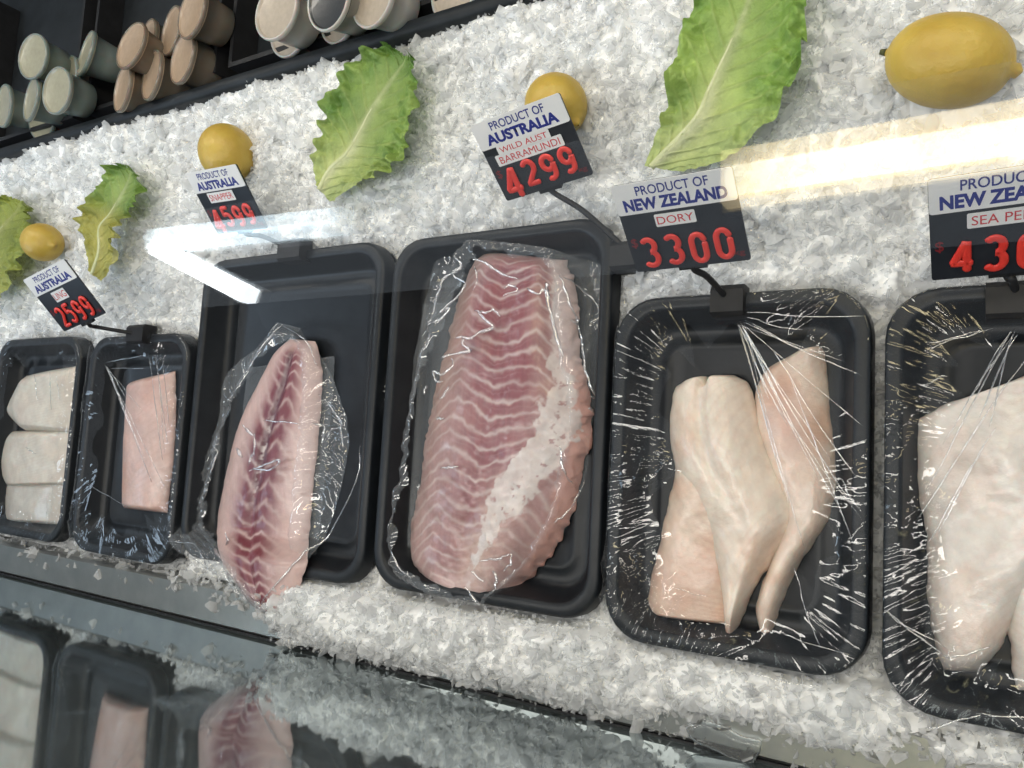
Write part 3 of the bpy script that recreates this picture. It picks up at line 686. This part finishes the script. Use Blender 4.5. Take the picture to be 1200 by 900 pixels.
fillet('lower white fillet half hidden at the right edge of the tray', [(1190, 640, 1310, 625), (1178, 690, 1310, 680), (1182, 750, 1310, 750), (1192, 812, 1310, 815)], -.022, .019, white_col(PW, .3, 11), 90, 70, seed=32)
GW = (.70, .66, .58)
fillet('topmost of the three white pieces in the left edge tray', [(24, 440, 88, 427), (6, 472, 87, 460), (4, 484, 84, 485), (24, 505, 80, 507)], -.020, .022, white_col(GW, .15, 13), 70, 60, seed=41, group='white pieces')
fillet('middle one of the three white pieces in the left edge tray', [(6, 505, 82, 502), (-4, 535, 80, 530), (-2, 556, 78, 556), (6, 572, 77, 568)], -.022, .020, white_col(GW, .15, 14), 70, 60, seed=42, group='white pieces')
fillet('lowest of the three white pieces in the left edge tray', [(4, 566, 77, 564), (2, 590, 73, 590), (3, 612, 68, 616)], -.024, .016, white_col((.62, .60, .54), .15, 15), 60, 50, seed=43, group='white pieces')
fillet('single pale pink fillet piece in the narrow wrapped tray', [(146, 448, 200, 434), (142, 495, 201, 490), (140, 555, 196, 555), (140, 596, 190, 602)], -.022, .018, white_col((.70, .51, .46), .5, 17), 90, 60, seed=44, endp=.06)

# ------------------------------------------------------------------ lemons
def lemon_mat():
    m, nt, b, o = mat('lemon_peel')
    n = noise_node(nt, 18, 3); r = ramp(nt, n.outputs['Fac'], [(.3, (.46, .30, .045)), (.7, (.62, .44, .085))])
    nt.links.new(r.outputs[0], b.inputs['Base Color']); b.inputs['Roughness'].default_value = .42; b.inputs['Subsurface Weight'].default_value = .1
    b.inputs['Subsurface Scale'].default_value = .004
    n2 = noise_node(nt, 190, 3, .5); bump(nt, b, n2.outputs['Fac'], .55, .0016); return m
M['lemon'] = lemon_mat()
M['stalk'] = plain('dry_green_stalk', (.05, .06, .02), (.10, .10, .03), .7, 200, .2)
def lemon(label, c, along, L_, Rr, z):
    """c: image point of the middle, along: image point of the nippled end"""
    A = un(*c, z); B = un(*along, z); ax = (B-A); ax /= np.linalg.norm(ax)
    mb = MB(); u = np.linspace(0, 1, 34); x = (u-.5)*L_
    body = np.sqrt(np.clip(1-((u-.49)/.455)**2, 0, 1)); nip = .19*np.exp(-((u-.985)/.035)**2)+.10*np.exp(-((u-.02)/.03)**2)
    rr = Rr*np.maximum(body, np.minimum(nip, .3))*np.where((u < .002) | (u > .998), .02, 1); rr = np.maximum(rr, Rr*.03)
    mb.lathe(np.stack([rr, x], -1), 30)
    o = thing('lemon', label, 'lemon', tuple(A), 0, 'lemons on the ice')
    o.rotation_euler = Vector(ax).to_track_quat('Z', 'Y').to_euler()
    link('peel', mb.mesh('lemon_peel', M['lemon']), o)
    mb = MB(); mb.sweep([(0, 0, -L_/2+.002), (0, 0, -L_/2-.002)], [.0028, .002], 8); link('stem_end', mb.mesh('lemon_stem', M['stalk']), o)
lemon('large whole lemon on the ice at the top right', (1113, 72), (1200, 84), .0915, .0315, .020)
lemon('lemon half hidden behind the tag reading WILD AUST BARRAMUNDI', (652, 124), (682, 150), .066, .028, .022)
lemon('lemon on the ice above the tag reading SNAPPER', (266, 180), (290, 235), .082, .033, .024)
lemon('small bright lemon at the left edge between two lettuce leaves', (50, 284), (90, 296), .072, .028, .022)

# ------------------------------------------------------------------ lettuce
def leaf_mat():
    m, nt, b, o = mat('lettuce_leaf')
    at = nt.nodes.new('ShaderNodeAttribute'); at.attribute_name = 'tint'
    n = noise_node(nt, 60, 5, .65); r = ramp(nt, n.outputs['Fac'], [(.3, (.75, .78, .7)), (.72, (1.12, 1.1, 1.1))])
    mx = nt.nodes.new('ShaderNodeMix'); mx.data_type = 'RGBA'; mx.blend_type = 'MULTIPLY'; mx.inputs[0].default_value = 1.0
    L = nt.links.new
    L(at.outputs['Color'], mx.inputs[6]); L(r.outputs[0], mx.inputs[7]); L(mx.outputs[2], b.inputs['Base Color'])
    b.inputs['Roughness'].default_value = .42
    n2 = noise_node(nt, 110, 5, .6); bump(nt, b, n2.outputs['Fac'], 1.0, .004)
    tl = nt.nodes.new('ShaderNodeBsdfTranslucent'); L(mx.outputs[2], tl.inputs['Color'])
    ms = nt.nodes.new('ShaderNodeMixShader'); ms.inputs[0].default_value = .22; L(b.outputs[0], ms.inputs[1]); L(tl.outputs[0], ms.inputs[2]); L(ms.outputs[0], o.inputs['Surface'])
    return m
M['leaf'] = leaf_mat()
def lettuce(label, rows, rib, z0, seed, yellow=0.0, dark=1.0, yreflect=0.0):
    n, m = 230, 170
    P, s, t0 = loft_top(rows, z0, n, m)
    t = t0; cen = P.reshape(-1, 2).mean(0)
    rt = rib[0]+(rib[1]-rib[0])*s
    dr = np.where(t < rt, (rt-t)/rt, (t-rt)/(1-rt))                   # 0 at the rib, 1 at the margin
    X, Y = P[..., 0], P[..., 1]
    # frilled margin
    side = np.where(t < rt, 0, 9.7)
    fr = vnoise(s*9+side, side, seed)*.9+vnoise(s*40+side, side+3, seed+1)*.10+vnoise(s*95+side, side+3, seed+2)*.05
    pull = (-.06+.17*fr)*sstep(.55, 1.0, dr)
    endf = sstep(.82, 1.0, s)*.10*(np.abs(vnoise(t*22, s*0, seed+2)-.5)*2)
    mid = (P[np.arange(n)[:, None], np.clip((rt*(m-1)).astype(int), 0, m-1)])
    P = P+(mid-P)*pull[..., None]
    P = P-np.gradient(P, axis=0)*(endf*n*.5)[..., None]
    ruff = sstep(.25, 1.0, dr)*sstep(.02, .25, s)
    z = z0+.004+.010*dr**1.5*sstep(0, .3, s)
    z = z+ruff*(.0065*np.sin(s*52+side+5*vnoise(X*18, Y*18, seed+4))*np.cos(dr*3.0+s*9)+.011*(fbm(X*60, Y*60, seed+5, 3)-.5)*2)
    z = z+sstep(.45, 1.0, dr)*sstep(.03, .2, s)*.007*(vnoise(s*38+side+2*vnoise(X*40, Y*40, seed+14), dr*2.2+side, seed+16)-.5)+sstep(.3, .8, dr)*.004*np.abs(vnoise(X*110, Y*110, seed+15)-.5)*2
    vein = np.abs(((s*11+dr*-2.4+.35*vnoise(X*25, Y*25, seed+7)) % 1.0)-.5)*2
    vein = np.exp(-((1-vein)/.16)**2)*sstep(.02, .12, dr)*(1-sstep(.55, .95, dr))
    ribw = .16*(1-s)**1.1+.015
    ribm = np.exp(-(dr/ribw)**2)
    z = z+.0045*ribm*(1-s)+.0016*vein
    green = lerp3((.24, .38, .07), (.085, .20, .025), sstep(.2, .9, fbm(X*30, Y*30, seed+8, 3)+.35*(s-.5)))
    green = green*dark*np.array((1.32, 1.2, 1.6))
    light = (.54, .61, .24)
    c = lerp3(green, light, np.clip((1-sstep(.0, .65, dr))*.75*(1.05-s)+(1-sstep(.05, .5, s))*.75, 0, .95))
    c = lerp3(c, (.52, .58, .22), vein*.5*(1.1-s)); c = lerp3(c, (.66, .68, .42), np.clip(ribm*(1.15-s), 0, 1)*.95)
    c = lerp3(c, (.40, .36, .05), np.full(s.shape, yellow))
    c = lerp3(c, (.46, .40, .08), yreflect*(1-sstep(.42, .62, s)))  # yellow reflection in the glass, painted into the lower half of the blade
    V = np.concatenate([P-cen, z[..., None]], -1).reshape(-1, 3)
    f = grid_faces(n, m)
    me = mesh_np('lettuce_leaf', V, f, [M['leaf']], True, c.reshape(-1, 3))
    o = thing('lettuce_leaf', label, 'lettuce leaf', (cen[0], cen[1], 0), 0, 'lettuce leaves on the ice')
    link('blade', me, o)
    mb = MB(); q = smooth_poly(np.array([P[i, min(int(rt[i, 0]*(m-1)), m-1)].tolist()+[z[i, min(int(rt[i, 0]*(m-1)), m-1)]-.0005] for i in range(0, int(n*.6), 12)]), 40)
    q[:, :2] -= cen; mb.sweep(q, np.linspace(.0034, .0010, 40), 8, .75); link('midrib', mb.mesh('lettuce_midrib', M['rib']), o)
M['rib'] = plain('pale_lettuce_rib', (.50, .54, .26), (.64, .66, .42), .4, 90, .15)
lettuce('largest lettuce leaf, bright green with frilled edge, beside the big lemon', [(757, 197, 800, 204), (772, 165, 858, 190), (788, 128, 905, 160), (796, 80, 930, 122), (806, 35, 950, 75), (826, -10, 952, 20), (850, -50, 935, -30), (880, -75, 910, -60)], (.25, .52), .019, 3, dark=1.25)
lettuce('green lettuce leaf with pale rib between two lemons', [(374, 218, 392, 240), (374, 190, 425, 222), (384, 160, 460, 212), (386, 132, 480, 196), (398, 108, 492, 158), (425, 76, 500, 122), (450, 62, 500, 90), (466, 60, 490, 68)], (.35, .55), .018, 17)
lettuce('small lettuce leaf with a yellow reflection painted on its lower half beside the tag priced 2599', [(108, 318, 124, 332), (108, 292, 142, 302), (104, 262, 146, 278), (114, 244, 158, 262), (128, 212, 174, 240), (140, 198, 174, 214), (148, 194, 162, 198)], (.4, .5), .018, 29, dark=.95, yreflect=.75)
lettuce('yellowish lettuce leaf at the left edge under the small lemon', [(-40, 345, 4, 352), (-40, 305, 28, 325), (-30, 262, 44, 292), (0, 238, 50, 262), (14, 230, 42, 240)], (.4, .5), .018, 37, yellow=.45)

# ------------------------------------------------------------------ price tags
def text_mesh(body, mat_, w_, h_, bold=0.0, cx=0, cy=0, z=0.0):
    cu = bpy.data.curves.new('lettering', 'FONT'); cu.body = body; cu.size = 1.0; cu.offset = bold; cu.extrude = .0; cu.resolution_u = 4
    ob = bpy.data.objects.new('tmp', cu); C.objects.link(ob)
    dg = bpy.context.evaluated_depsgraph_get(); me = bpy.data.meshes.new_from_object(ob.evaluated_get(dg))
    bpy.data.objects.remove(ob); bpy.data.curves.remove(cu)
    co = np.empty(len(me.vertices)*3, np.float32); me.vertices.foreach_get('co', co); co = co.reshape(-1, 3)
    lo, hi = co.min(0), co.max(0)
    co[:, 0] = (co[:, 0]-(lo[0]+hi[0])/2)/(hi[0]-lo[0])*w_+cx
    co[:, 1] = (co[:, 1]-(lo[1]+hi[1])/2)/(hi[1]-lo[1])*h_+cy
    co[:, 2] = z
    me.vertices.foreach_set('co', co.ravel()); me.materials.clear(); me.materials.append(mat_); me.update(); me.name = 'lettering'
    return me
def arc(cx, cy, rx, ry, a0, a1, n=12):
    return [(cx+rx*math.cos(math.radians(a0+(a1-a0)*i/(n-1))), cy+ry*math.sin(math.radians(a0+(a1-a0)*i/(n-1)))) for i in range(n)]
DIG = {'0': [arc(.5, .72, .36, .28, 0, 180)+arc(.5, .28, .36, .28, 180, 360)+[(.86, .72)]],
       '1': [[(.25, .78), (.55, 1.0), (.55, 0)]],
       '2': [arc(.48, .70, .36, .30, 160, -30)+[(.12, .0), (.9, .0)]],
       '3': [arc(.45, .75, .36, .25, 150, -80)+arc(.45, .27, .40, .27, 80, -150)],
       '4': [[(.68, 0), (.68, 1.0), (.08, .30), (.95, .30)]],
       '5': [[(.85, 1.0), (.2, 1.0), (.15, .58)]+arc(.45, .32, .40, .32, 110, -150)],
       '9': [arc(.48, .70, .36, .30, 0, 360, 18)+[(.84, .70), (.80, .25)]+arc(.45, .25, .35, .25, 0, -130, 8)]}
def digit_mesh(ch, w_, h_, rad, cx, cy, z):
    mb = MB()
    for st_ in DIG[ch]:
        p = np.array(st_); q = resample(p, 44)
        pts = np.stack([(q[:, 0]-.5)*w_+cx, (q[:, 1]-.5)*h_+cy, np.full(len(q), z)], -1)
        r_ = np.full(len(pts), rad); r_[0] *= .5; r_[-1] *= .5
        mb.sweep(pts, r_, 10, .45)
    return mb.mesh('digit', M['digit'])
TW, TH = .088, .0766
def card(w_, h_, r, th, z0):
    a = ring(-w_/2, w_/2, -h_/2, h_/2, r, z0, 4); b_ = a.copy(); b_[:, 2] = z0+th; n = len(a)
    mb = MB(); mb.add(np.concatenate([a, b_]), grid_faces(2, n, wrap=True).tolist()+[tuple(range(2*n-1, n-1, -1))[::-1], tuple(range(n-1, -1, -1))])
    return mb
def price_tag(label, pos, r, u, country, stickers, digits, clip_px, clip_z, country_w=.86, dig=(.0, -.021, .0165, .0235, .0024), dx=.0185, clip_len=.036, bend=None, droop=False):
    r = Vector(r).normalized(); n_ = r.cross(Vector(u)).normalized(); u = n_.cross(r)
    mw = Matrix((r, u, n_)).transposed().to_4x4(); mw.translation = Vector(pos)
    t = thing('price_tag', label, 'price tag', pos, 0, 'price tags'); t.matrix_world = mw
    hh = TH*.33
    link('board', card(TW, TH, .002, .0016, -.0016).mesh('tag_board', M['board'], False), t)
    h = link('header', card(TW*.995, hh, .002, .0008, .0002).mesh('tag_header', M['white'], False), t); h.location = (0, TH/2-hh/2+.0006, 0)
    link('lettering', text_mesh('PRODUCT OF', M['blue'], TW*.60, hh*.30, .012, 0, hh*.24, .00115), h)
    link('lettering', text_mesh(country, M['blue'], TW*country_w, hh*.40, .045, 0, -hh*.20, .00115), h)
    for txt, sx, sy, sw, sh_ in stickers:
        q = link('sticker', card(sw, sh_, .001, .0004, .0004).mesh('tag_sticker', M['white'], False), t); q.location = (sx, sy, 0)
        link('lettering', text_mesh(txt, M['redink'], sw*.90, sh_*.62, .0, 0, 0, .00095), q)
    x0 = dig[0]-dx*(len(digits)-1)/2
    for i, ch in enumerate(digits):
        if droop and i == 0:                                         # first figure sags below the board
            link('digit', digit_mesh(ch, dig[2]*.92, dig[3]*1.38, dig[4]*1.15, x0-.001, dig[1]-.0045, .0018), t); continue
        link('digit', digit_mesh(ch, dig[2]*.8, dig[3], dig[4], x0+i*dx, dig[1]+.0006*math.sin(i*2.3), .0014), t)
    link('currency_mark', text_mesh('$', M['dim'], .005, .009, .01, -TW*.44, -.012, .0003), t)
    link('unit_mark', text_mesh('kg', M['dim'], .008, .006, .01, TW*.42, -.031, .0003), t)
    # holder: foot under the board, bent stalk, clip gripping the tray rim
    A = Vector(pos)-u*(TH/2-.004)-n_*.004; B = Vector(un(*clip_px, clip_z).tolist())
    inv = mw.inverted(); pts = [A, A-u*.010, A.lerp(B, .45)+Vector((0, 0, .004)), B] if bend is None else [A, A-u*.010]+[Vector(un(*b_[:2], b_[2]).tolist()) for b_ in bend]+[B]
    q = smooth_poly(np.array([tuple(inv @ p) for p in pts]), 28)
    mb = MB(); mb.sweep(q, .0026, 10, 1.0, up=(0, 1, .3)); sk = link('stalk', mb.mesh('tag_stalk', M['black']), t)
    mb = MB(); mb.box((-.011, -TH/2-.004, -.007), (.011, -TH/2+.007, -.0018)); link('socket', mb.mesh('tag_socket', M['black'], False), t)
    mb = MB(); bl = np.array(B)
    prof = [(-.013, -.012), (-.013, .006), (-.010, .0095), (.008, .0095), (.012, .006), (.012, -.010)]
    v = [(bl[0]+x, bl[1]+y, bl[2]+z) for x in (-clip_len/2, clip_len/2) for y, z in prof]; v = [tuple(inv @ Vector(p)) for p in v]; k = len(prof)
    mb.add(v, [(i, i+1, k+i+1, k+i) for i in range(k-1)]+[tuple(range(k)), tuple(range(2*k-1, k-1, -1)), (0, k, 2*k-1, k-1)])
    link('clip', mb.mesh('tag_clip', M['black'], False), t)
    return t
price_tag('price tag reading NEW ZEALAND DORY 3300', (.1873, .1091, .0826), (.999, .037, -.039), (.006, .646, .764), 'NEW ZEALAND', [('DORY', -.003, .0055, .030, .0105)], '3300', (855, 353), .006, clip_len=.026)
price_tag('price tag reading AUSTRALIA WILD AUST BARRAMUNDI 4299', (.0377, .2014, .0505), (.987, .161, -.027), (-.086, .655, .75), 'AUSTRALIA', [('WILD AUST', -.004, .0095, .052, .0085), ('BARRAMUNDI', -.002, .0005, .066, .0105)], '4299', (742, 300), .004, .80, bend=[(682, 246, .020), (715, 275, .012)], dig=(.0, -.0185, .0175, .0215, .0026), droop=True)
price_tag('price tag reading AUSTRALIA SNAPPER 4599', (-.365, .2064, .0528), (1.0, -.028, .007), (.016, .742, .67), 'AUSTRALIA', [('SNAPPER', -.004, .006, .044, .0120)], '4599', (345, 294), .004, .80, dig=(.0, -.0185, .0175, .0215, .0026), droop=True)
price_tag('price tag at the far left priced 2599 over the small lemon', (-.5948, .0987, .0996), (.975, .223, -.012), (-.162, .744, .648), 'AUSTRALIA', [('LING', -.004, .004, .026, .0135)], '2599', (165, 392), .008, .84, bend=[(112, 383, .05)], dx=.0175)
price_tag('price tag reading SEA PERCH cut off by the right edge', (.3905, .0945, .056), (.998, .05, -.04), (-.085, .65, .755), 'NEW ZEALAND', [('SEA PERCH', .002, .0055, .050, .0110)], '4300', (1192, 352), .006, dig=(.002, -.021, .0165, .0235, .0027))

# ------------------------------------------------------------------ tubs on the back shelf
def tub_mats(nm, body, lid):
    m, nt, b, o = mat(nm+'_plastic'); b.inputs['Base Color'].default_value = (*body, 1); b.inputs['Roughness'].default_value = .22
    b.inputs['Subsurface Weight'].default_value = .4; b.inputs['Subsurface Scale'].default_value = .01
    n = noise_node(nt, 30); bump(nt, b, n.outputs['Fac'], .08)
    return m, plain(nm+'_lid', tuple(c*.82 for c in lid), lid, .3, 140, .15, coat=.3)
TM = dict(g=tub_mats('greenish_tub', (.22, .26, .24), (.36, .34, .24)), o=tub_mats('tan_tub', (.19, .16, .125), (.44, .32, .22)), w=tub_mats('white_tub', (.46, .45, .42), (.46, .39, .31)), e=tub_mats('open_tub', (.33, .32, .30), (.02, .022, .024)))  # open tub: near-black lid disc painted in place of a real hollow
TMESH = {}
def tub(kind, px, z, label, group, tilt=(0, 0), sc_=1.0):
    if kind not in TMESH:
        a = MB(); a.lathe([(.001, 0), (.0235, 0), (.025, .0015), (.0275, .020), (.030, .040), (.0325, .041), (.0325, .0425)], 30)
        b_ = MB(); b_.lathe([(.0328, .0405), (.0332, .0435), (.0326, .0458), (.0308, .0460), (.0300, .0445), (.0290, .0442), (.00001, .0442)], 30)
        c = MB(); c.lathe([(.0336, .0420), (.0342, .0440), (.0336, .0466), (.0322, .0472), (.0312, .0462)], 30)
        TMESH[kind] = (a.mesh('tub_body', TM[kind][0]), b_.mesh('tub_lid', TM[kind][1]), c.mesh('tub_rim', TM['w' if kind in 'we' else kind][0]))
    p = un(*px, z)                                                   # middle of the lid
    o = thing('food_tub', label, 'tub', (0, 0, 0), 0, group)
    rot_ = Matrix.Rotation(tilt[0], 3, 'X') @ Matrix.Rotation(tilt[1]-.26, 3, 'Y'); o.rotation_euler = rot_.to_euler(); o.scale = (sc_,)*3
    o.location = Vector(p.tolist())-(rot_ @ Vector((0, 0, .046*sc_)))
    link('cup', TMESH[kind][0], o); l = link('lid', TMESH[kind][1], o); link('rim', TMESH[kind][2], l)
GA, GB, GC_ = 'greenish tubs at the left of the shelf', 'tan-lidded tubs in the middle of the shelf', 'white tubs at the right of the shelf'
for k, px_, z, lb, g, tl in [
    ('g', (38, 66), .062, 'greenish tub on top of the left group, its cup side showing', GA, (.1, .35)), ('g', (100, 62), .030, 'greenish tub standing alone at the right of the left group', GA, (-.1, 0)),
    ('g', (4, 124), .040, 'greenish tub cut by the left edge of the picture', GA, (.1, .1)), ('g', (36, 116), .045, 'greenish tub between the left edge tub and the front one', GA, (0, .05)),
    ('g', (66, 106), .060, 'greenish tub at the front of the left group with long cup showing', GA, (.1, .30)), ('g', (48, 140), .008, 'lowest greenish tub by the red-tinted ice corner', GA, (.2, .3)), ('g', (82, 92), .018, 'greenish tub beneath the front one of the left group', GA, (.1, 0)),
    ('o', (143, 103), .030, 'front left tan-lidded tub, lowest of three in a row', GB, (0, 0)), ('o', (177, 88), .030, 'middle one of the three tan-lidded tubs in front row', GB, (0, 0)), ('o', (213, 68), .034, 'rightmost of the three tan-lidded tubs in front row', GB, (0, .05)),
    ('o', (153, 53), .046, 'tan tub with clear domed cup above the front row', GB, (-.1, .2)), ('o', (200, 36), .024, 'tan-lidded tub in the rear row behind the front right one', GB, (0, 0)), ('o', (224, 14), .052, 'grey-brown tub stacked highest at the top edge', GB, (0, .1)), ('o', (172, 50), .012, 'tan-lidded tub in the gap behind the domed one', GB, (0, 0)),
    ('w', (323, 12), .060, 'white tub with tan lid at the left of the right group', GC_, (.05, .25)), ('e', (384, -2), .062, 'white open tub, its dark hollow painted as a lid disc, at the top edge', GC_, (.15, .15)), ('w', (338, 34), .012, 'white tub underneath the left one of the right group', GC_, (.1, .2)),
    ('w', (396, 16), .014, 'white tub underneath the dark hollow one', GC_, (.1, .1)), ('w', (436, -6), .050, 'white tub right of the dark hollow one', GC_, (.1, .1)), ('w', (450, -4), .012, 'lowest white tub at the right end of the group', GC_, (.1, .1)), ('w', (532, -14), .014, 'white tub peeping in alone at the top edge', GC_, (.1, .1))]:
    tub(k, px_, z, lb, g, tl)

# ------------------------------------------------------------------ meltwater on the ledge
def water_mat():
    m, nt, b, o = mat('meltwater'); b.inputs['Base Color'].default_value = (.9, .93, .93, 1); b.inputs['Transmission Weight'].default_value = .9; b.inputs['Roughness'].default_value = .05; b.inputs['IOR'].default_value = 1.33
    n = noise_node(nt, 40); bump(nt, b, n.outputs['Fac'], .05); return m
P, s, t = loft_top([(802, 852, 820, 842), (812, 868, 845, 850), (838, 880, 868, 862), (866, 894, 890, 868), (882, 895, 892, 880)], -.004, 50, 30)
e = np.clip(1-np.abs(2*t-1)**4, 0, 1)**.5*np.clip(1-np.abs(2*s-1)**6, 0, 1)**.5
z = -.0045+.0035*e
tag(link('water_puddle', mesh_np('water_puddle', np.concatenate([P, z[..., None]], -1).reshape(-1, 3), grid_faces(50, 30), [water_mat()], True)), 'clear puddle of meltwater on the steel ledge below the wrapped trays', 'puddle')

# ------------------------------------------------------------------ the case glass overhead and the ceiling lights it mirrors
gp = thing('case_glass', 'clear pane of the case catching the ceiling light strips', 'glass pane', (.14, .049, .30))
mb = MB(); mb.add([(-.30, -.032, 0), (.36, -.032, 0), (.36, .034, 0), (-.30, .034, 0)], [(0, 1, 2, 3)])
link('pane', mb.mesh('case_pane', M['pane'], False), gp)
def ceiling_light(label, a, b_, w_, mat_t, mat_h, tube_off, tube_r):
    """a, b_: ends on the ceiling"""
    a = Vector(a); b_ = Vector(b_); L_ = (b_-a).length; d_ = (b_-a).normalized(); o = thing('ceiling_light', label, 'ceiling light', tuple((a+b_)/2), math.atan2(d_.y, d_.x), 'ceiling lights')
    mb = MB(); mb.box((-L_/2, -w_/2, .0), (L_/2, w_/2, .05)); link('diffuser', mb.mesh('light_diffuser', mat_h, False), o)
    mb = MB(); mb.sweep([(-L_/2+.02, tube_off, -.012), (L_/2-.02, tube_off, -.012)], tube_r, 12); link('tube', mb.mesh('light_tube', mat_t), o)
    mb = MB(); mb.box((-L_/2-.01, -w_/2-.006, .052), (L_/2+.01, w_/2+.006, .09)); link('housing', mb.mesh('light_housing', M['white'], False), o)
warm_t = emit('warm_tube', (1.0, .88, .55), 13); warm_d = emit('warm_diffuser', (1.0, .82, .50), 4.6)
cool_t = emit('cool_tube', (.80, .93, 1.0), 5); cool_d = emit('cool_diffuser', (.78, .92, 1.0), 4.0); bright = emit('bright_diffuser', (.92, .97, 1.0), 24)
ceiling_light('warm ceiling strip light mirrored in the glass at the upper right', (-.075, .525, 1.5), (1.1, .548, 1.5), .108, warm_t, warm_d, -.018, .030)
ceiling_light('cool ceiling strip light mirrored in the glass by the SNAPPER tag', (-2.02, .590, 1.5), (-1.13, .560, 1.5), .066, cool_t, cool_d, 0, .01)
ceiling_light('bright slanting ceiling light mirrored in the glass at the left', (-1.99, .565, 1.5), (-1.50, .368, 1.5), .050, bright, bright, 0, .01)
